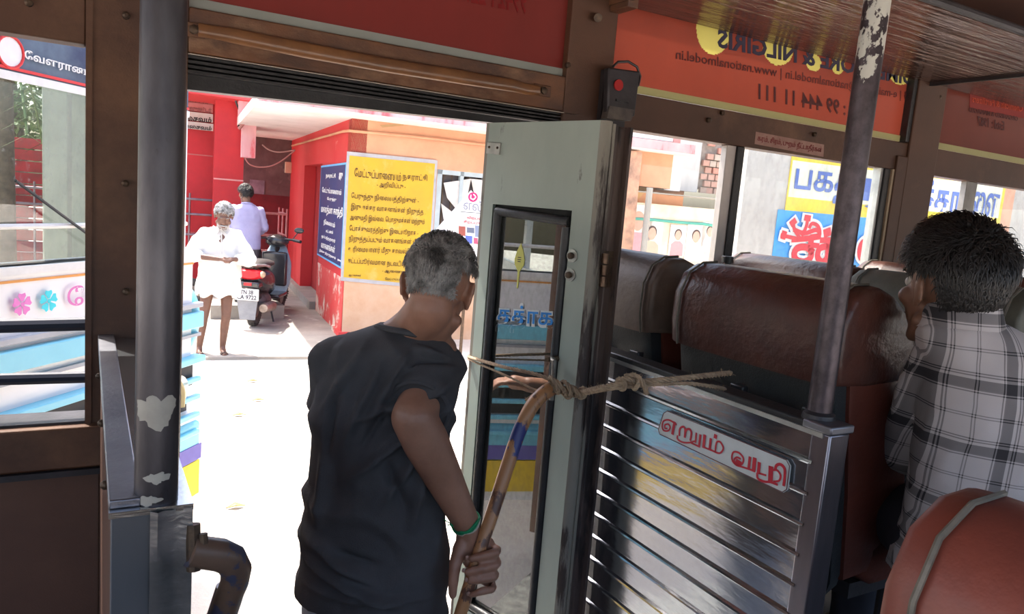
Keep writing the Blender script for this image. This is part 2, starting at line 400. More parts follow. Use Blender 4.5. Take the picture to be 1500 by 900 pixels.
obj('rubber_seal', MB().box(3.045, 3.085, D + .004, D + .05, 1.32, ZW), BLACKR, w2, bevel=.003)
obj('frame_edge', MB().box(3.086, 3.106, D - .004, D + .05, 1.32, ZW), M('cream_frame', (.42, .33, .22), (.34, .26, .18), rough=.5), w2)
obj('bottom_track', MB().box(1.62, 3.1, D + .0, D + .06, 1.315, 1.335), ALU, w2)
w3 = sempty('window_3', 'sliding glass window of the bus beside the young man')
obj('pane', MB().box(3.80, 4.75, D + .030, D + .034, 1.33, ZW), GL, w3)
obj('sliding_stile', MB().box(3.71, 3.80, D + .02, D + .05, 1.32, ZW), M('grey_stile', (.34, .33, .31), (.22, .21, .2), s=8, rough=.45, metal=.5), w3, bevel=.002)
obj('bottom_track', MB().box(3.316, 4.75, D + .0, D + .06, 1.315, 1.335), ALU, w3)
for i, x in enumerate((4.95, 6.5)):
    w = sempty('window_%d' % (4 + i), 'sliding glass window further up the bus')
    obj('pane', MB().box(x, x + 1.35, D + .03, D + .034, 1.33, ZW), GL, w)
    obj('bottom_track', MB().box(x, x + 1.35, D + .0, D + .06, 1.315, 1.335), ALU, w)

# ------------------------------------------------------------------ printed vinyl on the glass above door and windows (read from behind)
ORANGE = transl('orange_red_vinyl', (.20, .034, .018), (.16, .028, .015), .24)
REDV = transl('faded_red_vinyl', (.26, .042, .036), (.20, .036, .030), .28, 2)
PALE = transl('pale_strip', (.34, .36, .33), (.28, .30, .27), .22)
CREAM = transl('cream_strip', (.44, .42, .24), (.38, .36, .2), .36)
YEL = transl('yellow_vinyl', (.42, .36, .09), (.36, .31, .07), .34)
INK = flat('dark_ink', (.035, .03, .06)); INKB = flat('brown_ink', (.09, .02, .02)); INKR = flat('maroon_ink', (.20, .02, .02), .6)
def blobfilm(x0, x1, z0, z1, blobs, base, ym, parent, cell=.0045):
    nx = int((x1 - x0) / cell); nz = int((z1 - z0) / cell); g = MB(); gy = [MB() for _ in blobs]
    for i in range(nx):
        xa = x0 + (x1 - x0) * i / nx; xb = x0 + (x1 - x0) * (i + 1) / nx; run = None
        for j in range(nz + 1):
            zc = z0 + (z1 - z0) * (j + .5) / nz; xc = (xa + xb) / 2
            k = None if j == nz else next((q for q, (bx, bz, rx, rz) in enumerate(blobs) if ((xc - bx) / rx) ** 2 + ((zc - bz) / rz) ** 2 < 1), -1)
            if run is None: run = (k, j)
            elif k != run[0]:
                za = z0 + (z1 - z0) * run[1] / nz; zb_ = z0 + (z1 - z0) * j / nz
                (gy[run[0]] if run[0] >= 0 else g).add([(xa, D + .03, za), (xb, D + .03, za), (xb, D + .03, zb_), (xa, D + .03, zb_)], [(0, 1, 2, 3)]); run = (k, j)
    obj('printed_film', g, base, parent, smooth=0); [obj('yellow_print', q, ym, parent, smooth=0) for q in gy if q.f]
def vinyl(x0, x1, z0, z1, lab, base, strip, zs):
    t = thing('vinyl_banner', lab, 'banner', ((x0 + x1) / 2, D + .03, z0))
    if base is not None: obj('printed_film', MB().box(x0, x1, D + .03, D + .034, zs, z1), base, t)
    obj('border_strip', MB().box(x0, x1, D + .026, D + .034, z0, zs), strip, t)
    return t
YB = D + .03
def q3(x0, x1, yl0, yr0, yl1):      # text frame on the banner plane from pixels
    return (P(x0, yl0, Y=YB), P(x1, yr0, Y=YB), P(x0, yl1, Y=YB))
b1 = vinyl(.215, 1.345, 2.366, 2.75, 'faded red see-through banner above the open door, seen from behind', REDV, PALE, 2.40)
text('lettering', '99424 22999', q3(655, 772, -42, -16, -2), transl('faint_red_ink', (.35, .03, .03), (.3, .03, .03), .5), b1, .02, mirror=True)
for x0, x1, dk in () and ((.62, .80, .85), (.86, 1.0, .7), (1.06, 1.12, 1.25)):
    obj('faded_patch', MB().box(x0, x1, YB - .002, YB, 2.41, 2.75), transl('faded_patch_%d' % (dk * 100), tuple(c * dk for c in (.62, .11, .08)), tuple(c * dk for c in (.52, .09, .07)), .5), b1)
b2 = vinyl(1.535, 3.15, 2.366, 2.66, 'orange banner above the middle window, advertising lettering and phone number seen from behind', None, CREAM, 2.392)
bl = []
for (px, py, rx, rz) in ((1046, 42, .085, .09), (1140, 70, .085, .065), (1192, 92, .045, .032), (1228, 96, .04, .035), (1265, 106, .045, .036), (1318, 112, .07, .034)):
    q = P(px, py, Y=YB); bl.append((q.x, q.z, rx, rz))
blobfilm(1.535, 3.15, 2.392, 2.66, bl, ORANGE, YEL, b2)
obj('orange_dot', disc(P(1058, 34, Y=YB), (1, 0, 0), (0, 0, 1), .035, .03, .001, 18, .002), flat('amber_ink', (.5, .14, .02)), b2)
text('lettering', 'OIMBATORE & NILGIRIS', q3(1050, 1340, 42, 104, 70), INK, b2, .03, lift=.003, mirror=True)
text('lettering', '44 | e-mail : info@nationalmodel.in | www.nationalmodel.in', q3(989, 1335, 71, 135, 91), INKB, b2, .01, lift=.003, mirror=True)
text('lettering', '✆ : 99 444 11 111', q3(1110, 1262, 119, 150, 148), INKB, b2, .02, lift=.003, mirror=True)
b3 = vinyl(3.40, 4.75, 2.366, 2.66, 'orange banner above the window beside the young man, small boxed print', ORANGE, CREAM, 2.394)
for a in ((1420, 1500, 136, 153, 158),):
    q = q3(*a); obj('boxed_line', plate((q[0], q[1], q[1] + q[2] - q[0], q[2]), .001, .001), flat('maroon_box', (.25, .02, .015)), b3)
text('lettering', 'Chemicals & Fertilizers', q3(1423, 1497, 139, 154, 150), transl('orange_ink', (.6, .1, .05), (.6, .1, .05), .4), b3, .02, lift=.003, mirror=True)
text('lettering', 'ORGANISED & MANAGED', q3(1418, 1490, 157, 171, 164), INKB, b3, .01, lift=.003, mirror=True)
text('lettering', 'Estd : 1987', q3(1431, 1470, 170, 178, 184), INKB, b3, .01, lift=.003, mirror=True)
obj('black_seal', MB().box(3.148, 3.175, D - .004, D + .04, 2.365, 2.66), BLACKR, b2, bevel=.003)

# sticker under the orange banner
ql = [P(1107, 193, Y=D - .001), P(1207, 212, Y=D - .001), P(1206, 230, Y=D - .001), P(1105, 211, Y=D - .001)]
st = thing('warning_sticker', 'small pinkish warning sticker with red Tamil lettering on the band over the window', 'sticker', ql[3])
obj('sticker_sheet', plate(ql, .0008), M('pink_sticker', (.38, .22, .18), (.28, .14, .11), s=14, rough=.5), st)
text('lettering', 'கரம், சிரம், புறம் நீட்டாதீர்கள்', (P(1110, 197, Y=D - .001), P(1204, 215, Y=D - .001), P(1109, 209, Y=D - .001)), INKR, st, .01, lift=.001)

# ------------------------------------------------------------------ grab bar over the door
gb = thing('grab_bar', 'flattened brown grab bar bolted along the header above the door', 'grab bar', P(540, 90, Y=D))
pa = [(290, 44), (318, 49), (340, 55), (440, 76), (560, 98), (680, 117), (745, 127), (768, 131), (788, 133)]
pw = [P(x, y, Y=D) for x, y in pa]
off = [.006, .010, .030, .036, .038, .036, .032, .012, .006]
obj('bar', MB().tube([p + V((0, -o, 0)) for p, o in zip(pw, off)], [.017, .017, .019, .020, .020, .020, .019, .017, .016], 16, flat=.55, up=(0, 0, 1)), M('varnished_brown', (.24, .11, .045), (.15, .07, .035), s=9, rough=.28, bump=.1), gb)
for x, y in ((283, 44), (794, 133)):
    p = P(x, y, Y=D); obj('end_plate', MB().box(p.x - .035, p.x + .03, D - .007, D, p.z - .018, p.z + .018), RUST, gb, bevel=.004)
    obj('bolt', MB().tube([p + V((0, -.007, 0)), p + V((0, -.016, 0)), p + V((0, -.019, 0))], [.012, .012, .006], 6), BOLT, gb)
obj('lamp_bracket', MB().box(1.49, 1.53, D - .10, D, 2.60, 2.64), RUST, wall, bevel=.004)

# stop switch on the post
p = P(904, 130, Y=D - .035)
sw = thing('stop_switch', 'black switch box with round red lamp and cable loop on the door post', 'switch', (p.x, D, p.z - .1))
e = [P(884, 100, Y=D - .03), P(930, 106, Y=D - .03), P(922, 172, Y=D - .03), P(882, 168, Y=D - .03)]
obj('housing', plate(e, .03, -.0), DARKM, sw, bevel=.006)
obj('mount_block', MB().box(e[3].x, e[2].x - .01, D - .02, D, e[3].z - .03, e[0].z), DARKM, sw)
obj('red_lamp', disc(P(905, 125, Y=D - .06), (1, 0, 0), (0, 0, 1), .017, .018, .006, 20, .001), flat('red_lens', (.42, .03, .03), .3), sw)
obj('slot', MB().box(p.x - .02, p.x + .03, D - .066, D - .058, p.z - .045, p.z - .038), BLACKR, sw)
obj('cable', MB().tube([P(x, y, Y=D - .04) for x, y in ((898, 98), (905, 91), (920, 90), (933, 98), (938, 112), (935, 125), (926, 130))], .0045, 8), BLACKR, sw)
obj('lower_box', plate([P(884, 156, Y=D - .03), P(920, 162, Y=D - .03), P(915, 178, Y=D - .03), P(880, 174, Y=D - .03)], .035), M('switch_base', (.12, .10, .08), (.05, .04, .04), s=20, rough=.5), sw)

# ------------------------------------------------------------------ overhead rack
RK = []
m, t, b = nodes('rack_sheet'); v = coords(t, (.55, 9, 1)); n1 = noi(t, v, 3.2, 4, .55)
t.links.new(mix(t, ramp(t, noi(t, coords(t), 3), .3, .7), (.16, .085, .06), (.11, .06, .045)), b.inputs['Base Color'])
b.inputs['Roughness'].default_value = .17; b.inputs['Metallic'].default_value = .55; bumpn(t, b, n1, .8, .02)
rk = thing('luggage_rack', 'overhead luggage rack, underside of wrinkled glossy brown sheet', 'rack', (4.5, D, 2.63))
obj('rack_sheet', MB().box(1.50, 3.245, 1.43, D, 2.632, 2.645), m, rk)
obj('rack_sheet', MB().box(3.255, 6.2, 1.43, D, 2.632, 2.645), m, rk)
obj('rack_rail', MB().tube([(1.5, 1.42, 2.645), (6.2, 1.42, 2.645)], .014, 10), DARKM, rk)
obj('cross_rib', MB().box(3.244, 3.258, 1.42, D, 2.618, 2.64), DARKM, rk)
obj('cross_rib', MB().box(1.485, 1.505, 1.42, D, 2.62, 2.65), RUST, rk)
for x in (1.56, 3.9, 6.0): obj('rack_hanger', MB().tube([(x, 1.42, 2.65), (x, 1.38, 2.95)], .008, 8), DARKM, rk)
obj('corner_bolt', MB().cyl(P(876, 26, Y=D - .03), P(876, 26, Y=D), .014, 8), BOLT, wall)

# ------------------------------------------------------------------ folding door
FA = V((1.038, 2.02, 0)); NE = V((1.154, 1.62, 0)); ZT = 2.184
du = (NE - FA).normalized(); dn = V((du.y, -du.x, 0));
if dn.x < 0: dn = -dn                     # away from the camera (towards the front of the bus)
LW = (NE - FA).length
def U(px, py):
    p = P(px, py, pl=(FA, dn)); return ((p - FA).dot(du), p.z)
def LP(u, z, k=0): return FA + du * u + dn * k + V((0, 0, z))
dr = thing('folding_door', 'pale green folding bus door, folded inward, with a tall rubber-sealed pane', 'door', (1.1, 1.8, .45))
def lbox(u0, u1, z0, z1, k0, k1): return MB().fbox(LP(u0, z0, k0), du * (u1 - u0), dn * (k1 - k0), V((0, 0, z1 - z0)))
u1_, z1_ = U(722, 299); u2_, z2_ = U(838, 308); zt = z1_; ZBOT = .42; zb = .66
fr_ = MB()
for a in ((0, u1_, ZBOT, ZT), (u2_, LW, ZBOT, ZT), (u1_, u2_, zt, ZT), (u1_, u2_, ZBOT, zb)):
    fr_.add(*(lambda q: (q.v, q.f))(lbox(a[0], a[1], a[2], a[3], 0, .03)))
obj('leaf_panel', fr_, GREEN, dr, smooth=30)
obj('meeting_edge', MB().tube([LP(LW - .004, ZBOT, .022), LP(LW - .004, ZT, .022)], .022, 12), GREENW, dr)
obj('meeting_edge', MB().add(*(lambda q: (q.v, q.f))(lbox(LW - .004, LW + .012, ZBOT, ZT - .004, .04, .052))), GREENW, dr)
obj('fold_joint', MB().add(*(lambda q: (q.v, q.f))(lbox(LW - .03, LW + .004, ZBOT, ZT - .004, .045, .075))), BROWNEDGE, dr)
obj('rear_leaf', MB().add(*(lambda q: (q.v, q.f))(lbox(-.02, LW + .006, ZBOT, ZT - .006, .074, .11))), BROWNEDGE, dr, bevel=.006)
obj('rear_leaf_flange', MB().add(*(lambda q: (q.v, q.f))(lbox(LW - .01, LW + .022, ZBOT, ZT - .006, .104, .116))), BROWNEDGE, dr)
obj('far_edge', MB().add(*(lambda q: (q.v, q.f))(lbox(-.012, .0, ZBOT, ZT, 0, .03))), GREENW, dr)
# rubber seal of the pane: four rounded tubes in a black recess
g0, g1 = u1_ + .022, u2_ - .016; gt = zt - .026
rec = MB()
for a in ((u1_, u1_ + .03, zb, zt), (u2_ - .026, u2_, zb, zt), (u1_, u2_, zt - .034, zt), (u1_, u2_, zb, zb + .03)):
    q = lbox(a[0], a[1], a[2], a[3], .012, .026); rec.add(q.v, q.f)
obj('seal_recess', rec, flat('recess_black', (.008, .008, .008), .7), dr)
def gt_(a, b, r=.0125): return MB().tube([LP(*a, .002), LP(*b, .002)], r, 12)
obj('rubber_seal', gt_((g0, zb + .02), (g0, gt + .004)), BLACKR, dr); obj('rubber_seal', gt_((g1, zb + .02), (g1, gt - .02)), BLACKR, dr)
obj('rubber_seal', gt_((g0 - .004, gt + .006), (g1 + .008, gt - .004), .013), BLACKR, dr); obj('rubber_seal', gt_((g0, zb + .02), (g1, zb + .02)), BLACKR, dr)
obj('pane', lbox(u1_ + .02, u2_ - .015, zb, zt - .02, .012, .016), glass('door_glass', (.42, .46, .44), dirt=.22, dcol=(.22, .23, .20), scale=70, boost=.30, dlo=.4, dhi=.7), dr)
def LQ(tl, tr, bl, k=.010):
    r = []
    for a in (tl, tr, bl): u_, z_ = U(*a); r.append(LP(u_, z_, k))
    return r
text('painted_reflection', 'தத்ாக', LQ((727, 446), (808, 451), (725, 480), .0115), flat('reflection_blue', (.02, .22, .62), .5), dr, .012, lift=.0022, depth=.0006)  # reflection of the parked bus's lettering, painted on the pane as flat blue letters
text('painted_reflection_outline', 'தத்ாக', LQ((725, 442), (810, 447), (722, 486), .0115), flat('reflection_white', (.62, .66, .66), .5), dr, .05, lift=.0005, depth=.0006)  # white outline of the same painted reflection
uu, zz = U(757, 385)
vel = [(0, .075), (.012, .045), (.020, .012), (.018, -.008), (.008, -.026), (.004, -.034), (.0025, -.10), (-.0025, -.10), (-.004, -.034), (-.008, -.026), (-.018, -.008), (-.020, .012), (-.012, .045)]
obj('spear_sticker', MB().prism([(x, y * .75) for x, y in vel], LP(uu, zz, .011), du, V((0, 0, 1)), dn * -.0006), flat('sticker_yellow', (.62, .62, .16), .5), dr)
for k, (w_, h_) in enumerate(((.010, .012), (.011, .006), (.009, 0))):
    q = MB().fbox(LP(uu - w_ / 1.4, zz + h_ + .002, .0098), du * w_ * 1.4, V((0, 0, .0022)), dn * -.0005); obj('sticker_mark', q, INK, dr)
# fittings
lp = LQ((716, 208), (735, 210), (714, 225), 0)
obj('latch_plate', plate((lp[0], lp[1], lp[1] + lp[2] - lp[0], lp[2]), .006), M('latch_metal', (.5, .5, .46), (.35, .35, .32), s=30, rough=.4, metal=.5), dr, bevel=.001)
for x, y in ((719, 216), (731, 217)):
    u_, z_ = U(x, y); obj('rivet', MB().ell(LP(u_, z_, -.007), .004, None, 8, 6), BOLT, dr)
for x, y in ((839, 375), (836, 403)):
    u_, z_ = U(x, y); c = LP(u_, z_, -.002)
    obj('washer', MB().tube([c + dn * .003, c - dn * .002], .018, 18), M('washer_metal', (.45, .46, .42), (.3, .3, .28), s=40, rough=.35, metal=.7), dr)
    obj('bolt', MB().tube([c, c - dn * .012, c - dn * .014], [.009, .009, .005], 6), BOLT, dr)
u_, z_ = U(818, 526); c = LP(u_, z_, 0); e_ = LP(*U(822, 585), -.03)
obj('hook_handle', MB().tube([c + du * -.006, c - dn * .028 + du * -.004, c - dn * .032 + du * .012, c - dn * .032 + du * .014 - V((0, 0, .03)), c - dn * .03 + du * .014 - V((0, 0, .11))], .0075, 10), M('hook_metal', (.3, .29, .26), (.16, .14, .12), s=30, rough=.4, metal=.7), dr)
obj('bolt', MB().tube([c + du * -.006, c - dn * .04 + du * -.006], [.010, .006], 8), BOLT, dr)
hz = P(878, 395, pl=(LP(LW, 0), V((0, 1, 0)))).z; hx = LP(LW + .01, hz, .055)
for k in range(3): obj('hinge_knuckle', MB().tube([hx + V((0, -.008, -.045 + k * .031)), hx + V((0, -.008, -.018 + k * .031))], .010, 12), M('brassy_metal', (.22, .14, .09), (.1, .06, .04), s=30, rough=.4, metal=.7), dr)
obj('hinge_plate', lbox(LW + .004, LW + .010, hz - .05, hz + .05, .02, .10), BOLT, dr)

# ------------------------------------------------------------------ steel partition beside the door
XP = 1.28; ZP = 1.545; YE = .93
def PX(px, py): return P(px, py, X=XP)
pt = thing('steel_partition', 'waist-high ribbed stainless steel partition with a red and white Tamil sign', 'partition', (1.3, 1.5, FLOOR))
sheet = MB(); prof = []; z = ZP - .004
prof.append((0, z))
while z > .75:
    prof += [(0, z - .052), (-.006, z - .056), (-.007, z - .061), (-.001, z - .066)]; z -= .0665
a = [(XP + x, YE + .018, zz_) for x, zz_ in prof]; bq = [(XP + x, 2.08, zz_) for x, zz_ in prof]
n_ = len(prof); sheet.add(a + bq, [(i, i + 1, n_ + i + 1, n_ + i) for i in range(n_ - 1)])
m, t, b = nodes('ribbed_stainless')
v = coords(t, (1, 1.2, 5)); n1 = noi(t, v, 5, 3, .5); n2 = noi(t, coords(t), 60, 3, .6)
t.links.new(mix(t, n2, (.60, .63, .67), (.48, .50, .54)), b.inputs['Base Color']); b.inputs['Metallic'].default_value = 1; b.inputs['Roughness'].default_value = .16
bumpn(t, b, n1, .12, .012)
obj('ribbed_sheet', sheet, m, pt, smooth=15)
obj('core', MB().box(XP + .003, XP + .048, YE + .02, 2.08, FLOOR, ZP - .004), DARKM, pt)
obj('top_rail', MB().box(XP - .004, XP + .056, YE, 2.09, ZP, ZP + .018), BLACKR, pt, bevel=.004)
obj('rail_trim', MB().box(XP - .008, XP - .003, YE, 2.09, ZP - .006, ZP + .004), ALU, pt)
obj('end_post', MB().box(XP - .004, XP + .056, YE - .015, YE + .03, FLOOR, ZP + .004), M('purplish_steel', (.32, .30, .34), (.2, .19, .22), s=5, st=(1, 1, .2), rough=.3, metal=1, bump=.2), pt, bevel=.004)
obj('post_cap', MB().box(XP - .01, XP + .062, YE - .02, YE + .05, ZP + .004, ZP + .022), STEELD, pt, bevel=.004)
sq = [(977, 600), (1163, 676), (1157, 724), (966, 634)]
SQ = [PX(*p_) + V((-.009, 0, 0)) for p_ in sq]
pt2 = thing('entry_sign', 'white sign plate with red Tamil lettering riveted to the steel partition', 'sign', SQ[3])
cc = sum(SQ, V()) / 4
poly = []
for i in range(4):
    a, b_, c_ = SQ[i - 1], SQ[i], SQ[(i + 1) % 4]; poly += [b_ + (a - b_).normalized() * .010, b_ + (c_ - b_).normalized() * .010]
obj('sign_plate', MB().rings([[p_ + V((.003, 0, 0)) for p_ in poly], poly]), flat('sign_white', (.66, .68, .66), .35), pt2)
rim = MB().tube([p_ + (cc - p_).normalized() * .002 for p_ in poly], .0012, 6, loop=True)
obj('sign_border', rim, flat('sign_border_red', (.12, .03, .04), .4), pt2)
SR = flat('sign_red', (.58, .03, .05), .35)
def cr_(pts, n=5):
    pts = [V(p) for p in pts]; out = []
    for i in range(len(pts) - 1):
        p0 = pts[max(i - 1, 0)]; p1 = pts[i]; p2 = pts[i + 1]; p3 = pts[min(i + 2, len(pts) - 1)]
        for k in range(n):
            t_ = k / n; out.append(.5 * ((2 * p1) + (p2 - p0) * t_ + (2 * p0 - 5 * p1 + 4 * p2 - p3) * t_ * t_ + (3 * p1 - p0 - 3 * p2 + p3) * t_ ** 3))
    return out + [pts[-1]]
def pen(strokes, to3, nrm, wid, th=.0008, lift=.001, smooth_=True):
    """brush lettering: each stroke is a list of points (and its own width) laid on a surface"""
    m_ = MB()
    for st_ in strokes:
        w_ = wid
        if isinstance(st_, tuple): st_, k_ = st_; w_ = wid * k_
        pts = [V((*p, 0)) for p in st_]; pts = cr_(pts) if smooth_ and len(pts) > 2 else pts
        q = [to3(p.x, p.y) for p in pts]; L = []; R = []
        for i, p in enumerate(q):
            d_ = (q[min(i + 1, len(q) - 1)] - q[max(i - 1, 0)]); d_.normalize(); sd = d_.cross(nrm).normalized() * w_ / 2
            if i == 0: p = p - d_ * w_ * .3
            if i == len(q) - 1: p = p + d_ * w_ * .3
            L.append(p + sd + nrm * lift); R.append(p - sd + nrm * lift)
        m_.rings([[a_, a_ + nrm * th, b_ + nrm * th, b_] for a_, b_ in zip(L, R)]); lift += .00002
    return m_
ZS6 = lambda x, y: PX(960 + x / 6, 590 + y / 6) + V((-.009, 0, 0))
w1_ = [[(212, 190), (150, 152), (100, 160), (87, 205), (100, 242), (140, 245), (157, 215), (140, 188), (112, 195), (112, 222), (130, 225)], ([(196, 175), (178, 270)], 2.0),
       ([(238, 285), (243, 230), (268, 210), (288, 228), (284, 300)], 1.2), ([(286, 300), (300, 240), (328, 232), (345, 262), (335, 328)], 1.3), [(222, 290), (222, 318), (265, 345), (320, 350), (370, 338)], ([(388, 268), (380, 345)], 1.2), ([(424, 285), (412, 384)], 1.5), [(345, 352), (412, 384)],
       ([(462, 288), (452, 388)], 1.9), [(450, 388), (520, 415), (585, 442), (615, 425), (625, 390), (600, 345), (572, 342), (560, 375), (556, 425)], ([(516, 318), (506, 408)], 1.6), ([(553, 293), (561, 297)], 2.4)]
w2_ = [[(775, 490), (745, 478), (722, 498), (735, 530), (775, 545), (800, 520), (800, 480), (765, 440), (722, 430), (703, 458), (705, 505), (740, 545), (800, 565), (890, 594)], ([(745, 510), (775, 530)], 2.2), ([(860, 480), (850, 570)], 1.6), ([(902, 492), (892, 594)], 2.3),
       ([(943, 530), (935, 612)], 1.9), [(933, 615), (1000, 635)], ([(1045, 570), (1040, 690)], 2.8), ([(925, 620), (930, 662), (985, 690), (1040, 695), (1100, 716)], 1.2), [(1060, 590), (1100, 592), (1130, 635), (1118, 682), (1070, 690)], ([(1085, 580), (1095, 548), (1130, 540), (1165, 575), (1168, 640), (1158, 722)], 1.5)]
obj('lettering', pen(w1_, ZS6, V((-1, 0, 0)), .0042), SR, pt2, smooth=0); obj('lettering', pen(w2_, ZS6, V((-1, 0, 0)), .0042), SR, pt2, smooth=0)

# right pole
RP = V((1.338, .976, 0)) - V((.024, 0, 0))
rp = thing('grab_pole', 'upright pole on the steel partition, white paint peeling from dark steel', 'pole', (RP.x, RP.y, ZP))
obj('pole', MB().cyl((RP.x, RP.y, ZP + .01), (RP.x, RP.y, ROOF + .1), .0245, 28), POLER, rp)
obj('base_collar', MB().tube([(RP.x, RP.y, ZP + .018), (RP.x, RP.y, ZP + .03), (RP.x, RP.y, ZP + .036)], [.034, .032, .025], 24), DARKM, rp)

# ------------------------------------------------------------------ left partition, pole and elbow handle
LPX0, LPX1 = .030, .117
lpn = thing('door_end_partition', 'narrow steel-clad partition seen end-on behind the left pole', 'partition', (.07, 1.5, FLOOR))
obj('core', MB().box(LPX0, LPX1, 1.0, D - .01, FLOOR, 1.53), BROWN2, lpn)
obj('end_cover', MB().box(LPX0 - .004, .072, .993, 1.0, FLOOR, 1.53), M('grey_strip', (.12, .12, .13), (.085, .085, .09), s=5, st=(1, 1, .3), rough=.5, metal=.3), lpn, bevel=.002)
wrs = MB()
for i in range(26):
    for j in range(7):
        wrs.v.append(V((.070 + .05 * j / 6, .990 - .010 * abs(noise.noise(V((j * .5, i * .55, 0)))) - .003 * sin(j * 1.3), 1.53 - .034 * i)))
wrs.f = [(i * 7 + j, i * 7 + j + 1, i * 7 + j + 8, i * 7 + j + 7) for i in range(25) for j in range(6)]
obj('wrinkled_wrap', wrs, M('wrinkled_foil', (.36, .35, .35), (.2, .2, .2), s=7, st=(1, 1, 2), rough=.33, metal=.8, bump=.5, bs=20), lpn, smooth=60)
obj('top_plate', MB().box(LPX0 - .006, LPX1 + .004, .99, D - .005, 1.526, 1.534), STEEL, lpn)
obj('top_cap', MB().fbox((LPX0 - .006, 1.0, 1.534), (.036, 0, 0), (0, 1.09, 0), (0, 0, .012)), STEELD, lpn, bevel=.002)
for y in (1.15, 1.45, 1.8): obj('screw', MB().ell((LPX0 - .007, y, 1.51), .007, None, 8, 6), BOLT, lpn)
lp_ = thing('grab_pole', 'thick dark steel pole in the foreground left of the doorway, two bare paint patches', 'pole', (.079, 1.011, 1.534))
LPP = V((.079, 1.02, 0))
obj('pole', MB().cyl((LPP.x, LPP.y, 1.534), (LPP.x, LPP.y, ROOF + .1), .0262, 32), M('dark_pole_steel', (.10, .095, .105), (.05, .047, .055), s=14, st=(1, 1, .35), rough=.42, metal=.75, bump=.3, bs=50, dist=.003, c3=(.035, .03, .03), s3=22, t3=(.62, .68)), lp_)
def patch(px, py, w, h, seed, mat, par, c, r):
    """irregular thin flake of old paint that lies on a round pole"""
    p0 = P(px, py, pl=(c, V((c.x, c.y, 0)).normalized())); a0 = atan2(-c.y, -c.x); sd = (p0 - c); sd.z = 0
    lat = V((sin(a0), -cos(a0), 0)); off_ = -asin_(max(-.95, min(.95, sd.dot(lat) / r)))
    m_ = MB(); n_ = 36; ring = [[], []]
    for i in range(n_):
        t_ = 2 * pi * i / n_; k_ = 1 + .5 * noise.noise(V((cos(t_) * 1.6 + seed, sin(t_) * 1.6, seed))) + .35 * noise.noise(V((cos(t_) * 4.5 + seed, sin(t_) * 4.5, seed)))
        for q_, rr_ in enumerate((r + .0004, r + .0011)):
            a_ = a0 + off_ + w * k_ * cos(t_); ring[q_].append((c.x + rr_ * cos(a_), c.y + rr_ * sin(a_), p0.z + h * k_ * sin(t_)))
    # fill by strips so that the flake follows the curve
    for q_, rr_ in enumerate((r + .0004, r + .0012)):
        o_ = len(m_.v); top = ring[q_]; half = n_ // 2
        for i in range(half + 1):
            A_, B_ = top[i % n_], top[(n_ - i) % n_]
            for j in range(7):
                z_ = A_[2] + (B_[2] - A_[2]) * j / 6; aa = atan2(A_[1] - c.y, A_[0] - c.x); ab = atan2(B_[1] - c.y, B_[0] - c.x)
                if ab - aa > pi: ab -= 2 * pi
                if aa - ab > pi: aa -= 2 * pi
                g_ = aa + (ab - aa) * j / 6; m_.v.append(V((c.x + rr_ * cos(g_), c.y + rr_ * sin(g_), z_)))
        for i in range(half):
            for j in range(6): m_.f.append((o_ + i * 7 + j, o_ + i * 7 + j + 1, o_ + i * 7 + j + 8, o_ + i * 7 + j + 7))
    obj('paint_flake', m_, mat, par)
def asin_(x): return math.asin(x)
FLK = M('old_paint', (.40, .38, .33), (.32, .30, .26), s=20, rough=.6)
patch(229, 594, .95, .021, 3.1, FLK, lp_, LPP, .0262); patch(230, 690, .5, .0065, 8.3, FLK, lp_, LPP, .0262); patch(218, 724, .5, .006, 5.3, FLK, lp_, LPP, .0262)
hd = thing('elbow_handle', 'bent pipe handle with chipped blue-brown paint fixed low beside the doorway', 'handle', P(300, 880, d=1.0))
HC = peel('handle_paint', (.16, .10, .07), (.20, .19, .2), 1.32, .10, 9)
d0 = .97
hp = [(278, 807), (300, 810), (322, 813), (338, 820), (346, 835), (344, 852), (336, 872), (326, 900), (314, 930)]
obj('pipe', MB().tube([P(x, y, d=d0 + .012 * i) for i, (x, y) in enumerate(hp)], [.021, .021, .0215, .0215, .0205, .019, .0185, .0185, .0185], 18), M('chipped_handle', (.15, .09, .06), (.10, .06, .045), s=12, rough=.4, c3=(.045, .05, .09), s3=14, t3=(.50, .53)), hd)
obj('sleeve', MB().tube([P(x, y, d=d0 + .10) for x, y in ((338, 862), (324, 905), (306, 955))], .0205, 18), M('grey_sleeve', (.30, .29, .30), (.18, .17, .18), s=8, rough=.4, metal=.6), hd)
obj('flange', MB().tube([P(283, 768, d=d0), P(284, 836, d=d0)], .009, 8), BOLT, hd); obj('stud', MB().tube([P(297, 782, d=d0), P(298, 797, d=d0)], .006, 8), BOLT, hd)

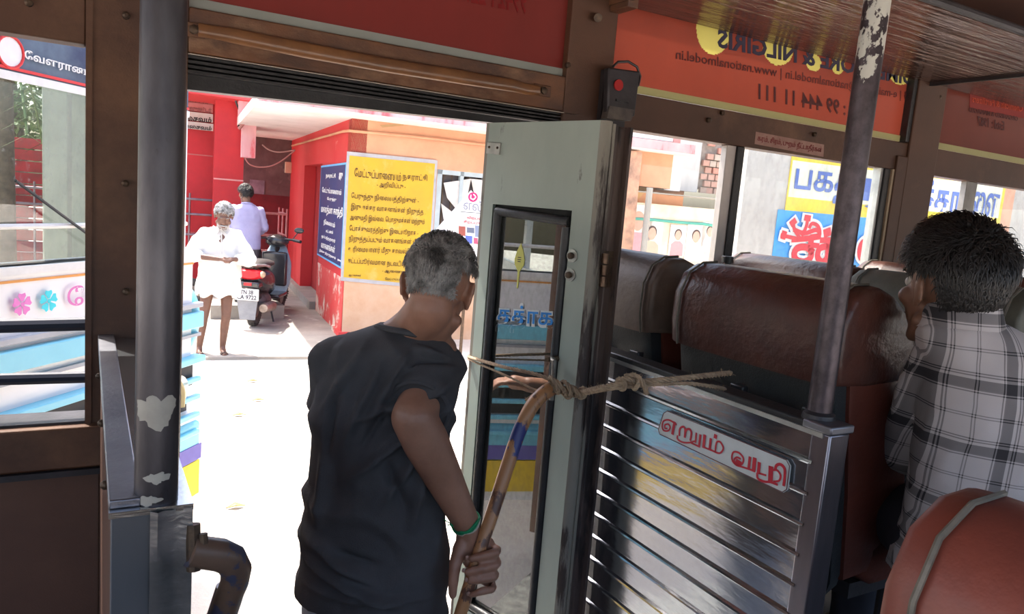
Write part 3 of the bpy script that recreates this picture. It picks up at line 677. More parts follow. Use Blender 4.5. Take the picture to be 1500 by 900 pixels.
# ------------------------------------------------------------------ seats
def rloft(prof, y0, y1, p=5, n=15, pinch=.35):
    """cushion: an XZ profile swept along y, drawn in at both ends"""
    cx = sum(q[0] for q in prof) / len(prof); cz = sum(q[1] for q in prof) / len(prof); R = []
    for i in range(n + 1):
        t_ = -cos(pi * i / n); s_ = (1 - abs(t_) ** p) ** (1 / p) if abs(t_) < 1 else 0
        s_ = 1 - pinch + pinch * s_; y = (y0 + y1) / 2 + t_ * (y1 - y0) / 2
        R.append([(cx + (x - cx) * s_, y, cz + (z_ - cz) * s_) for x, z_ in prof])
    return MB().rings(R)
def seat(label, w=.50, cap=LEATHER, side=LEATHERS, handle=True, loc=(0, 0, FLOOR), group=None):
    t = thing('bus_seat', label, 'seat', loc, 0, group)
    sh = [(.10, .36), (.07, .60), (.025, .80), (.0, .93), (-.003, .98), (.03, 1.02), (.07, 1.02), (.10, .9), (.14, .38)]
    obj('back_shell', rloft(sh, .012, w - .012, 14, 10, .10), SHELL, t, local=True, smooth=40)
    cu_ = [(.13, .40), (.10, .62), (.06, .82), (.04, .95), (.04, 1.06), (.08, 1.09), (.15, 1.085), (.22, 1.04), (.265, .95), (.285, .8), (.32, .62), (.38, .42)]
    obj('backrest', rloft(cu_, 0, w, 12, 20, .10), side, t, local=True, smooth=60)
    cp = [(-.012, .885), (-.022, .95), (-.020, 1.03), (.005, 1.085), (.05, 1.112), (.10, 1.115), (.155, 1.095), (.225, 1.05), (.27, .97), (.275, .89), (.1, .88)]
    c = obj('head_cover', rloft(cp, -.008, w + .008, 6, 22, .16), cap, t, local=True, smooth=70)
    for y in (.028, w - .028):
        obj('piping', MB().tube([(x - .003 if x < .1 else x, y, z_ + (.001 if z_ > 1 else 0)) for x, z_ in cp[:6]], .0032, 6), PIPING, c, local=True)
    bx = [(.20, .40), (.20, .47), (.26, .50), (.55, .50), (.62, .48), (.64, .43), (.62, .38), (.24, .37)]
    obj('seat_cushion', rloft(bx, 0, w, 7, 12, .12), side, t, local=True, smooth=60)
    if handle:
        y0, y1 = w * .10, w * .52
        h = obj('grab_handle', MB().tube([(.0, y0, .80), (-.035, y0 + .01, .80), (-.042, y0 + .03, .80), (-.042, y1 - .03, .80), (-.035, y1 - .01, .80), (.0, y1, .80)], .013, 10), PIPEBLACK, t, local=True)
        for y in (y0, y1): obj('handle_foot', MB().box(-.012, .012, y - .022, y + .022, .775, .825), PIPEBLACK, h, local=True, bevel=.004)
    obj('frame', MB().box(.2, .6, .03, w - .03, .33, .37), DARKM, t, local=True)
    for y in (.06, w - .06): obj('leg', MB().tube([(.4, y, 0), (.4, y, .34)], .018, 10), DARKM, t, local=True)
    return t
SX = 1.44
s1 = seat('brown leatherette seat directly behind the steel partition, aisle side', .53, loc=(SX, 1.035, FLOOR))
s2 = dup(s1, (SX + .0, 1.67, FLOOR), label='dusty brown window seat behind the folding door, dull grey-brown cover', mats={'head_cover': LEATHERD})
OLIVE = M('torn_olive_cover', (.12, .115, .085), (.08, .078, .06), s=9, rough=.55, bump=.3)
s3 = dup(s1, (2.2, 1.06, FLOOR), label='second-row aisle seat with a torn olive-grey cover, left of the young man', mats={'head_cover': OLIVE})
s4 = dup(s1, (2.2, 1.62, FLOOR), label='second-row window seat, small brown top just left of the right pole')
s5 = dup(s1, (2.95, 1.02, FLOOR), label='bright red seat with brown cover, right of the young man by the window', mats={'back_shell': REDVINYL, 'backrest': REDVINYL})
s6 = dup(s1, (2.95, 1.575, FLOOR), label='third-row window seat with red back, mostly hidden by the young man', mats={'back_shell': REDVINYL, 'backrest': REDVINYL})
p = P(1303, 405, X=2.172)
obj('torn_hole', disc(p, (0, 1, 0), (0, -.25, 1), .020, .040, .004, 14, .003), M('pink_foam', (.45, .2, .15), (.36, .14, .10), s=30, rough=.8), [c for c in s3.children if c.name.startswith('head_cover')][0])
p = P(1065, 385, Y=1.95)
kb = thing('window_knob', 'short black knob standing behind the top of the front seat', 'knob', (p.x, p.y, p.z - .02))
obj('stem', MB().cyl(p - V((0, 0, .08)), p, .012, 12), BLACKR, kb); obj('cap', MB().tube([p + V((0, 0, .0)), p + V((0, 0, .022)), p + V((0, 0, .024))], [.021, .021, .018], 18), BLACKR, kb)

# near seat, lower right corner
ns = seat('near orange-red seat top cut off by the lower right corner, worn grey piping', .5, cap=M('orange_red_vinyl_seat', (.24, .055, .034), (.16, .04, .028), s=6, rough=.45, bump=.3, bs=30), side=M('orange_red_vinyl_side', (.22, .055, .038), (.15, .04, .03), s=6, rough=.5, bump=.3, bs=30), handle=False, loc=(.66, -.12, .60))
# ================================================================== OUTSIDE
GND = M('sunlit_yard', (.66, .60, .53), (.52, .47, .41), s=1.2, rough=.9, bump=.4, bs=18, dist=.02, c3=(.44, .38, .32), s3=2.2, t3=(.56, .72))
struct('ground', MB().box(-25, 40, -14, 45, -.1, 0), GND)
Wv = V((cos(radians(-6.2)), sin(radians(-6.2)), 0)); Sv = V((cos(radians(83.8)), sin(radians(83.8)), 0)); Zv = V((0, 0, 1))
Cn = P(500, 497, Z=0)
def BF(a, b, z=0): return Cn + Wv * a + Sv * b + Zv * z
def bb(a0, a1, b0, b1, z0, z1): return MB().fbox(BF(a0, b0, z0), Wv * (a1 - a0), Sv * (b1 - b0), Zv * (z1 - z0))
def FP(px, py, b=0): return P(px, py, pl=(BF(0, b), Sv))        # on a plane parallel to the yellow-board wall
def SP(px, py, a=0): return P(px, py, pl=(BF(a, 0), Wv))        # on a plane parallel to the red side wall
def ca(p): return (p - Cn).dot(Wv)
def cb(p): return (p - Cn).dot(Sv)
PEACH = M('peach_plaster', (.62, .33, .20), (.54, .27, .16), s=2.5, rough=.85, bump=.3, bs=25, c3=(.62, .40, .20), s3=1.8, t3=(.62, .66))
PEACHL = M('worn_lower_plaster', (.62, .43, .30), (.56, .35, .22), s=3, rough=.9, bump=.4, bs=20, c3=(.60, .42, .18), s3=4, t3=(.6, .7))
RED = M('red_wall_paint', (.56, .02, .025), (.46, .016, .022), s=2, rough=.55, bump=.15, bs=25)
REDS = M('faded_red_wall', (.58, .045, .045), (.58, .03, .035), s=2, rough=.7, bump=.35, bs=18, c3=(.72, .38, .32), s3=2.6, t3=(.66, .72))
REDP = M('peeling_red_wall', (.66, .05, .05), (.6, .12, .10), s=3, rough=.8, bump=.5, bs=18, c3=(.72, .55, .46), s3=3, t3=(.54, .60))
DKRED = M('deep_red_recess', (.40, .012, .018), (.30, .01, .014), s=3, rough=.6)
PINK = M('pinkish_white_paint', (.80, .50, .50), (.72, .32, .34), s=3, st=(1, 1, .3), rough=.7, c3=(.75, .12, .14), s3=3, t3=(.58, .66))
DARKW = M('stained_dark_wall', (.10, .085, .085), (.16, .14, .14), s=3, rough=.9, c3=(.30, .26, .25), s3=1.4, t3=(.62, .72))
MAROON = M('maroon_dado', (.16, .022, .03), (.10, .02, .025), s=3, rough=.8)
CEMENT = M('porch_cement', (.36, .33, .29), (.27, .25, .22), s=2, rough=.9, bump=.5, bs=15, dist=.02, c3=(.62, .58, .52), s3=3, t3=(.6, .75))
SLABM = M('whitewashed_slab', (.86, .83, .80), (.74, .70, .66), s=2, rough=.85, bump=.2, bs=14, c3=(.35, .36, .40), s3=2, t3=(.68, .76))
CONC = M('grey_concrete', (.40, .39, .36), (.30, .29, .27), s=2, st=(1, 1, .3), rough=.9, bump=.4, bs=15)
BSIGN = flat('black_sign_ink', (.02, .02, .02)); WINK = flat('white_sign_ink', (.82, .82, .80))

# --- the building: walls, slab, porch floor
aE = ca(FP(1000, 300)); zT = FP(505, 172).z
bldg = thing('building', 'peach and red painted single-storey building with a whitewashed concrete canopy', 'building', BF(1.5, 1, 0))
aw0 = ca(FP(641, 250)); aw1 = ca(FP(716, 250)); zw1 = FP(641, 248).z; zw0 = FP(645, 440).z
peach = MB()
for a in ((0, aw0, .95, zT), (aw1, aE, .95, zT), (aw0, aw1, zw1, zT), (aw0, aw1, .95, zw0)):
    if a[3] > a[2]: q = bb(a[0], a[1], 0, .22, a[2], a[3]); peach.add(q.v, q.f)
obj('upper_wall', peach, PEACH, bldg); obj('lower_wall', bb(0, aE, -.012, .22, 0, .96), PEACHL, bldg)
bN0 = cb(SP(470, 300)); bN1 = cb(SP(444, 300)); bN2 = cb(SP(436, 300)); bBack = cb(SP(424, 300)); zN = SP(470, 240).z
sd = MB()
for b in ((.0, bN0, 0, zT), (bN0, bBack, zN, zT), (bN1, bBack, 0, zN)):
    q = bb(0, .2, b[0], b[1], b[2], b[3]); sd.add(q.v, q.f)
obj('side_wall', sd, REDS, bldg); obj('peeling_base', bb(-.012, .0, .02, bN0, 0, SP(490, 400).z), REDP, bldg)
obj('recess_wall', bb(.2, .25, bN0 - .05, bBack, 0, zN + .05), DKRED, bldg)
obj('recess_step', bb(-.1, .3, bN0 + .05, bBack, 0, .16), CEMENT, bldg)
obj('corner_stone', bb(-.05, .10, -.05, .5, 0, .10), REDP, bldg)
obj('cornice', MB().tube([SP(430, 214) - Wv * .03, SP(506, 193) - Wv * .03, FP(512, 192) - Sv * .03, FP(600, 200) - Sv * .03, FP(715, 213) - Sv * .03], .018, 8), PEACH, bldg)
aL = ca(FP(373, 150, bBack)) 
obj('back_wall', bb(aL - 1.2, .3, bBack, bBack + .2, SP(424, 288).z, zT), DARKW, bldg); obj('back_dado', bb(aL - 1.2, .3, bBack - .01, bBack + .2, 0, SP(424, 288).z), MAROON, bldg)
slab0 = ca(FP(378, 145, -.55))
obj('canopy_slab', bb(slab0, aE - .3, -.55, bBack + .2, zT, zT + .13), SLABM, bldg)
obj('canopy_fascia', bb(slab0, aE - .3, -.57, -.55, zT + .02, zT + .15), PINK, bldg)
obj('plaster_crack', plate([FP(590, 181, -.003), FP(592, 184, -.003), FP(560, 187, -.003), FP(556, 183, -.003)], .002), flat('bare_plaster', (.40, .26, .13)), bldg)
struct('trim_2', bb(-5.5, .0, -1.2, bBack + .1, 0, .035), CEMENT, label='grey cement apron in front of the red walls')
# rolled shutter window with torn cloth
wn = obj('window', bb(aw0, aw1, .10, .14, zw0, zw1), DARKW, bldg)
wf = MB()
for a in ((aw0, aw0 + .07, zw0, zw1), (aw1 - .07, aw1, zw0, zw1), (aw0, aw1, zw1 - .06, zw1), (aw0 + .33, aw0 + .38, zw0, zw1)):
    q = bb(a[0], a[1], .0, .08, a[2], a[3]); wf.add(q.v, q.f)
obj('window_frame', wf, M('bluish_wood', (.42, .50, .53), (.36, .42, .44), s=6, rough=.7), wn)
for k in range(5): q = bb(aw0 + .1 + .12 * k, aw0 + .115 + .12 * k, .05, .065, zw0, zw1); obj('window_bar', q, BOLT, wn)
CLOTH = M('torn_grey_cloth', (.66, .62, .58), (.52, .49, .46), s=5, rough=.9)
for poly in ([(650, 268), (690, 262), (684, 290), (668, 306), (655, 290)], [(646, 298), (672, 318), (650, 322)], [(690, 262), (710, 264), (709, 290), (698, 300)]):
    q = [FP(x, y, .02) for x, y in poly]; obj('torn_cloth', MB().rings([q, [p + Sv * .01 for p in q]]), CLOTH, wn)

# --- yellow notice
yq = [FP(512, 228, -.02), FP(637, 240, -.02), FP(622, 418, -.02), FP(499, 406, -.02)]
yq[2].x, yq[2].y = yq[1].x, yq[1].y; yq[3].x, yq[3].y = yq[0].x, yq[0].y
yb = thing('yellow_notice_board', 'large painted yellow notice with black Tamil lettering and grey border on the peach wall', 'notice', yq[3])
def inset(q, k):
    c = sum(q, V()) / 4; return [p + (c - p).normalized() * k for p in q]
obj('border', plate([q + V((0, 0, 0)) for q in inset(yq, -.06)], .004, 0), M('grey_border', (.42, .42, .44), (.34, .34, .36), s=8), yb)
obj('yellow_panel', plate(yq, .004, .004), M('notice_yellow', (.60, .37, .025), (.52, .33, .03), s=2.5, rough=.8, c3=(.56, .42, .12), s3=4, t3=(.55, .75)), yb)
NI = flat('notice_ink', (.11, .05, .015)); zo = lambda x, y: FP(500 + x / 4.5, 220 + y / 4.5, -.03)
for tx, x0, y0, x1, y1, h in (('மேட்டுப்பாளையம்', 88, 115, 395, 147, 60), ('நகராட்சி', 405, 150, 568, 162, 58), ('- அறிவிப்பு -', 235, 204, 425, 220, 50), ('பேருந்து நிலையத்திற்குள் -', 66, 277, 512, 314, 53), ('இரு சக்கர வாகனங்கள் நிறுத்த .', 64, 348, 556, 388, 53), ('அனுமதி இல்லை. பொதுமக்கள் மற்றும்', 58, 420, 550, 452, 53),
                           ('போக்குவரத்திற்கு இடையூறாக -', 54, 492, 508, 526, 53), ('நிறுத்தப்படும் வாகனங்கள் மீது', 50, 560, 530, 586, 53), ('உரிமையாளர் மீது காவல் துறை', 46, 630, 530, 650, 53), ('சட்டப்பூர்வமான நடவடிக்கை', 44, 705, 470, 735, 53), ('- ஆணையர் -', 270, 782, 450, 796, 30), ('ஆய்வாளர்', 48, 815, 130, 820, 20), ('மேட்டுப்பாளையம்', 290, 838, 470, 848, 18)):
    text('lettering', tx, (zo(x0, y0), zo(x1, y1), zo(x0 - 2, y0 + h)), NI, yb, .006, depth=.002, lift=.002, res=1)

# --- blue notice on the red side wall
bq = [SP(471, 243, -.02), SP(508, 238, -.02), SP(500, 394, -.02), SP(466, 374, -.02)]
bq[2].x, bq[2].y = bq[1].x, bq[1].y; bq[3].x, bq[3].y = bq[0].x, bq[0].y
bn = thing('blue_notice_board', 'dark blue notice board with white Tamil lettering and light blue border on the red wall', 'notice', bq[3])
obj('border', plate(bq, .006), flat('light_blue', (.16, .48, .80)), bn); obj('blue_panel', plate(inset(bq, .05), .004, .006), M('navy_panel', (.02, .035, .14), (.05, .04, .12), s=2), bn)
bo = lambda x, y: SP(460 + x / 5.3, 230 + y / 5.3, -.032)
for tx, x0, y0, x1, y1, h in (('நகராட்சி', 95, 125, 170, 128, 45), ('அரசு', 195, 122, 225, 124, 60), ('மேட்டுப்பாளையம்', 66, 232, 215, 250, 42), ('பேருந்து', 105, 310, 175, 318, 32), ('மகாத்மா காந்தி', 58, 368, 226, 392, 80), ('நிலையம்', 78, 480, 165, 508, 53), ('கட்டணம்', 95, 560, 150, 572, 26), ('ஒப்பந்ததாரர்', 60, 600, 168, 640, 32), ('வாகனங்கள்', 58, 650, 165, 690, 53), ('இங்கு நிறுத்தவும்', 44, 712, 170, 775, 26), ('ஆணையர்', 185, 785, 212, 800, 22)):
    text('lettering', tx, (bo(x0, y0), bo(x1, y1), bo(x0 - 2, y0 + h)), WINK, bn, .02, depth=.002, lift=.002, res=1)

# --- red hall at the left: pillar, wall, name boards, railing
bH = bBack - 2.6
pl0 = FP(312, 300, bH); pl1 = FP(355, 300, bH); a0, a1 = ca(pl0), ca(pl1)
hall = thing('red_hall', 'bright red painted hall front with a square pillar, left of the porch', 'building', BF(a0 - 1.5, bH, 0))
obj('pillar', bb(a0, a1, bH, bH + .45, 0, 4.4), RED, hall)
obj('pillar_joint', bb(a0 - .004, a1 + .004, bH - .006, bH, FP(330, 263, bH).z - .012, FP(330, 263, bH).z + .012), flat('pale_joint', (.75, .35, .32)), hall)
bW = bH + .9; aW = ca(FP(-260, 250, bW)); 
zL = 2.45
aM = ca(FP(215, 250, bW))
obj('wall', bb(aM, a0 + .3, bW, bW + .15, 0, 4.4), M('hall_red', (.55, .02, .028), (.42, .016, .022), s=2, rough=.6), hall)
for k in range(2): obj('wall_groove', bb(aM, a0, bW - .008, bW, 1.0 + 1.35 * k, 1.02 + 1.35 * k), flat('groove_pink', (.50, .14, .13)), hall)
obj('eave', bb(aM, a1 + .3, bH - .5, bW + .1, FP(300, 139, bH - .5).z, FP(300, 139, bH - .5).z + .25), REDS, hall)
m = MB()
for i in range(13): q = bb(aW, aM, bW - .01 - .02 * (i % 2), bW + .1, .2 * i * .92, .2 * (i + 1) * .92 - .02); m.add(q.v, q.f)
obj('louvred_wall', m, M('louvre_red', (.40, .03, .035), (.24, .03, .03), s=4, rough=.7), hall, kind='stuff')
for (y0, y1, tx, pale) in ((168, 190, 'சைவம்', 1), (194, 214, 'அசைவம்', 1), (150, 166, 'சைவம்', 0), (133, 148, 'கவுண்டர்', 0)):
    pass
def hs(x, y): return FP(265 + x / 4.5, 130 + y / 4.5, bW - .05)
for i, (x0, y0, x1, y1, tx, pale) in enumerate(((-40, 140, 212, 215, 'சைவம்', 1), (-40, 205, 214, 272, 'அசைவம்', 1), (-40, 78, 212, 150, 'கவுண்டர்', 0), (-40, 28, 214, 92, 'உணவு', 0))):
    q = [hs(x0, y0), hs(x1, y0 + 20), hs(x1, y1), hs(x0, y1 - 18)]
    q[1].z = q[0].z; q[2].z = q[3].z; q[2].x, q[2].y = q[1].x, q[1].y; q[3].x, q[3].y = q[0].x, q[0].y
    t = thing('name_board', ('white board with black Tamil word, upper of the two on the red wall', 'white board with longer black Tamil word, lower of the two on the red wall', 'faded pink board with a dim Tamil word, above the white boards', 'topmost faded pink board with a dim Tamil word under the eave')[i], 'sign', q[3])
    obj('board', plate(q, .02), M('board_white', (.66, .64, .62), (.55, .53, .5), s=4) if pale else M('board_pink', (.55, .22, .22), (.45, .15, .15), s=4), t)
    tl = hs((25, 8, 30, 25)[i], y0 + (30, 22, 30, 22)[i]); tr = hs(202, y0 + (38, 32, 38, 32)[i]); bl = tl - Zv * ((y1 - y0) / 4.5 * .0105 * .55)
    tr.z = tl.z; text('lettering', tx, (tl, tr, bl), BSIGN if pale else flat('dim_ink', (.25, .10, .10)), t, .03, depth=.003, lift=.023)
def rail(name, lab, pts_v, zs, mat, r=.022):
    t = thing(name, lab, 'railing', pts_v[0])
    for z_ in zs: obj('rail', MB().tube([p + Zv * z_ for p in pts_v], r, 8), mat, t)
    n = len(pts_v) - 1
    for i in range(n):
        L = (pts_v[i + 1] - pts_v[i]).length; k = max(1, int(L / .42))
        for j in range(k + (1 if i == n - 1 else 0)):
            p = pts_v[i].lerp(pts_v[i + 1], j / k); obj('post', MB().cyl(p, p + Zv * (max(zs) + .1), r * .8, 8), mat, t)
    return t
RM = M('railing_metal', (.30, .24, .26), (.2, .15, .17), s=9, rough=.4, metal=.7)
z1 = FP(300, 293, bW - .3).z; z2 = FP(300, 315, bW - .3).z
rail('steel_railing', 'steel pipe railing in front of the red hall wall, left of the old man', [BF(aW, bW - .3), BF(a0 + .1, bW - .3)], [z1, z2, z2 - .35], RM)
b_ = bBack - 1.2; q0 = FP(383, 300, b_); q1 = FP(421, 300, b_)
rail('pipe_railing', 'pinkish pipe railing with upright spikes behind the scooter', [BF(ca(q0) - .3, b_), BF(ca(q1), b_), BF(ca(q1) - .05, b_ + .9)], [FP(400, 313, b_).z, FP(400, 345, b_).z, FP(400, 368, b_).z], M('pink_metal', (.55, .33, .33), (.4, .2, .2), s=9, rough=.5, metal=.3))
# hanging pink bracket and its strut, wires, meter
pb = thing('hanging_bracket', 'pink and white painted hanging duct box beside the red pillar', 'bracket', FP(365, 230, bH - .2))
def fr4(x0, x1, y0, y1, b, th): 
    p, q = FP(x0, y0, b), FP(x1, y1, b); return bb(ca(p), ca(q), b, b + th, q.z, p.z)
obj('duct', fr4(355, 374, 178, 232, bH - .3, .25), PINK, pb); obj('upper_plate', fr4(350, 372, 134, 184, bH - .25, .2), PINK, pb); obj('side_plate', fr4(368, 378, 134, 176, bH - .35, .06), M('pink_paint', (.75, .25, .28), (.8, .5, .5), s=4), pb)
obj('strut', MB().tube([FP(385, 146, bH - .5), FP(350, 189, bH - .35)], .028, 8), M('rust_pink', (.45, .2, .18), (.35, .15, .13), s=8), pb)
obj('hose', MB().tube(cr_([FP(344, 137, bH - .2), FP(346, 150, bH - .2), FP(353, 170, bH - .2), FP(349, 186, bH - .2)]), .016, 6), BLACKR, pb)
WIRE = flat('pale_wire', (.5, .38, .36))
for i, w_ in enumerate(([(359, 232), (366, 241), (380, 245), (398, 243), (415, 234), (435, 218)], [(384, 212), (395, 220), (410, 223), (432, 220)])):
    tag(obj('cable', MB().tube(cr_([FP(x, y, bBack - .6 - i) for x, y in w_]), .012, 6), WIRE), ('pale cable sagging from the pink bracket to the porch wall', 'short thin cable sagging under the canopy slab')[i], 'cable')
tag(obj('meter_box', fr4(418, 427, 237, 254, bBack - .12, .1), flat('meter_cream', (.62, .52, .36)), bevel=.01), 'small cream electric meter box on the back wall of the porch', 'meter')
tag(obj('wall_poster', fr4(366, 387, 263, 285, bBack - .02, .006), M('poster_grey', (.26, .27, .33), (.16, .16, .2), s=6)), 'dim bluish paper poster on the dark back wall', 'poster')
tag(obj('red_sign', MB().add(*(lambda q: (q.v, q.f))(bb(slab0 + .35, slab0 + 1.3, -.75, -.60, zT + .18, zT + .5))), flat('bright_red_sign', (.75, .03, .12))), 'red lettered sign box on the canopy edge', 'sign')

# --- diamond shop sign
dc = P(690, 340, d=8.6); k_ = 8.6 / FPX
nx_ = (P(720, 340, d=8.6) - dc).normalized(); nx_.z = 0; nx_.normalize(); DZ = lambda x, y: P(x, y, pl=(dc, V((nx_.y, -nx_.x, 0))))
ds = thing('diamond_sign', 'white diamond-shaped hanging shop sign with grey Tamil word and appliance pictures', 'sign', dc - Zv * .6)
dq = [DZ(690, 279), DZ(752, 343), DZ(694, 398), DZ(637, 338)]
obj('board', plate(dq, .02), flat('sign_board_white', (.85, .85, .86)), ds)
DN = V((nx_.y, -nx_.x, 0)); DN = DN if DN.dot(CAMP - dc) > 0 else -DN
obj('round_logo', disc(DZ(693, 289) + DN * .022, nx_, Zv, .055, .055, .003), flat('logo_pink', (.62, .02, .14)), ds)
obj('logo_face', pen([[(690, 286), (690, 291), (695, 292)], [(694, 285), (697, 289), (693, 293)]], lambda x, y: DZ(x, y) + DN * .025, DN, .012, .002), WINK, ds)
text('lettering', 'எல்டி', (DZ(679, 291) + DN * .02, DZ(722, 297) + DN * .02, DZ(679, 307) + DN * .02), flat('logo_grey', (.25, .26, .32)), ds, .01, depth=.002, lift=.003)
text('lettering', 'விற்பனைக்கும்', (DZ(684, 316) + DN * .02, DZ(730, 321) + DN * .02, DZ(684, 322) + DN * .02), flat('ds_red', (.7, .08, .08)), ds, .02, depth=.002, lift=.003)
text('lettering', 'சிறப்பு சலுகை', (DZ(679, 322) + DN * .02, DZ(730, 328) + DN * .02, DZ(679, 328) + DN * .02), flat('ds_red', (.7, .08, .08)), ds, .02, depth=.002, lift=.003)
obj('rule', plate([DZ(675, 310), DZ(728, 314), DZ(728, 314.8), DZ(675, 310.8)], .002, .02), BSIGN, ds)
for x0, x1, y0, y1, c in ((672, 682, 331, 345, (.30, .08, .06)), (684, 695, 333, 341, (.12, .14, .2)), (696, 703, 330, 347, (.2, .24, .34)), (672, 680, 346, 356, (.1, .3, .62)), (682, 692, 345, 356, (.08, .12, .4)), (694, 700, 348, 357, (.6, .08, .15)), (671, 676, 355, 361, (.8, .3, .1))):
    obj('appliance_picture', plate([DZ(x0, y0), DZ(x1, y0 + 1), DZ(x1, y1 + 1), DZ(x0, y1)], .002, .02), flat('pic_%d_%d' % (x0, y0), c), ds)
obj('post', MB().cyl((dc.x, dc.y + .05, 0), (dc.x, dc.y + .05, dc.z + .2), .02, 8), BOLT, ds)

# --- what stands behind the middle window: stalls, bricks, posters
BR = 0.0; gp = lambda x, y: FP(900 + x / 4.185, 185 + y / 4.185, BR)
sh = thing('shop_front', 'peach shop wall with white and grey columns and a grey ledge, behind the middle window', 'building', gp(400, 400))
def gq(x0, y0, x1, y1, b0, th, mat, name, par=sh, lean=0):
    p, q = FP(900 + x0 / 4.185, 185 + y0 / 4.185, b0), FP(900 + x1 / 4.185, 185 + y1 / 4.185, b0)
    return obj(name, bb(ca(p), ca(q), b0, b0 + th, min(q.z, p.z), max(q.z, p.z)), mat, par)
WH = M('white_wall', (.86, .84, .82), (.78, .74, .72), s=2, rough=.8)
gq(90, -60, 390, 100, -.5, .3, WH, 'white_fascia'); gq(90, 98, 400, 130, -.52, .3, PEACH, 'fascia_edge'); gq(385, -60, 402, 130, -.54, .3, M('pinkish_edge', (.6, .3, .28), (.5, .24, .22), s=5), 'fascia_end')
gq(100, 145, 340, 385, -.3, .3, PEACH, 'peach_panel'); gq(335, 100, 400, 400, -.2, .3, WH, 'white_column'); gq(395, 60, 505, 405, -.1, .3, M('grey_column', (.55, .55, .55), (.45, .45, .45), s=3, st=(1, 1, .3)), 'grey_column')
gq(90, 390, 720, 455, -.35, .5, CONC, 'grey_ledge'); gq(60, 460, 720, 900, -.1, .3, M('pale_poster_wall', (.86, .78, .66), (.80, .62, .45), s=2.5, rough=.9, c3=(.78, .5, .3), s3=3, t3=(.62, .7)), 'poster_wall')
gq(60, 145, 110, 760, -.45, .2, M('rough_peach', (.65, .38, .26), (.28, .18, .14), s=5, rough=.9, bump=.6, bs=9), 'rough_pier')
obj('teal_line', MB().tube([FP(900 + x / 4.185, 185 + y / 4.185, -.13) for x, y in ((100, 565), (250, 575), (400, 590), (550, 600), (640, 615))], .022, 6), flat('teal', (.1, .42, .35)), sh)
gp2 = FP(952, 275, -.8); tag(obj('street_post', MB().cyl(FP(952, 275, -.8), V((FP(942, 375, -.8).x, FP(942, 375, -.8).y, 0)), .045, 10), CONC), 'thin grey post standing in front of the poster wall', 'post')
bw = thing('brick_wall', 'bare brick wall patch with ragged plaster above the grey ledge', 'wall', gp(600, 400))
gq(500, 60, 760, 410, .02, .25, M('mortar', (.30, .26, .23), (.2, .17, .15), s=9, rough=.95, bump=.5), 'mortar_bed', bw)
BM = [M('brick_%d' % i, c, tuple(x * .8 for x in c), s=9, rough=.9, bump=.3) for i, c in enumerate(((.50, .30, .24), (.44, .33, .27), (.55, .26, .20), (.48, .40, .34), (.14, .13, .11)))]
bme = [None]
pp0, pp1 = FP(1023, 285, 0), FP(1075, 285, 0); br_a, br_z = (ca(pp1) - ca(pp0)) / 5.0, .105
base_ = mesh_of(MB().box(0, br_a - .022, 0, .05, 0, br_z - .018))
for r_ in range(8):
    for c_ in range(6):
        a_ = ca(pp0) + br_a * (c_ - .5 * (r_ % 2)); 
        if a_ < ca(pp0) - .05 or (r_ > 5 and random.random() < .35): continue
        mi = 4 if (r_ in (3, 4) and c_ in (3, 4)) else random.choice((0, 0, 1, 2, 3))
        bo_ = bpy.data.objects.new('brick', base_.copy() if bme[0] is None or mi >= 0 else base_); bo_.data.materials.append(BM[mi]); COL.objects.link(bo_)
        p = BF(a_, -.01 - random.random() * .03, pp0.z + .03 + br_z * r_); bo_.matrix_world = Matrix.Translation(p) @ Matrix.Rotation(radians(-6.2) + random.uniform(-.03, .03), 4, 'Z')
        mw = bo_.matrix_world.copy(); bo_.parent = bw; bo_.matrix_basis = FR[bw].inverted() @ mw
SK = flat('printed_skin', (.62, .40, .32)); HRP = flat('printed_hair', (.10, .07, .07)); 
for i, (x, y, s_, c) in enumerate(((145, 590, 1.35, (.80, .35, .40)), (230, 660, 1.0, (.55, .48, .38)), (390, 670, .8, (.7, .35, .38)), (500, 680, .95, (.75, .75, .78)), (585, 650, .8, (.7, .7, .75)))):
    c0 = FP(900 + x / 4.185, 185 + y / 4.185, -.12); t = thing('portrait_poster', ('faded poster of a person in pink beside the grey post', 'torn poster in tan tones right of the grey post', 'washed-out poster with small reddish face', 'pale poster with dark-haired moustached face', 'pale poster of two faces by the window bar')[i], 'poster', c0 - Zv * .3)
    k = s_ * .1
    obj('sheet', MB().fbox(c0 - Wv * k * 1.9 - Zv * k * 4, Wv * k * 3.8, Sv * .005, Zv * k * 6), flat('sheet_%d' % i, (.84, .80, .76)), t)
    obj('printed_body', MB().prism([(-1.5, -4), (1.5, -4), (1.4, -1.7), (.6, -1.1), (-.6, -1.1), (-1.4, -1.7)], c0 - Sv * .003, Wv * k, Zv * k, Sv * .002), flat('body_%d' % i, c), t)
    obj('printed_hair', disc(c0 - Sv * .004 + Zv * k * .25, Wv, Zv, k * .85, k * 1.0, .001), HRP if i != 0 else SK, t)
    obj('printed_face', disc(c0 - Sv * .006, Wv, Zv, k * .7, k * .95, .001), SK, t)

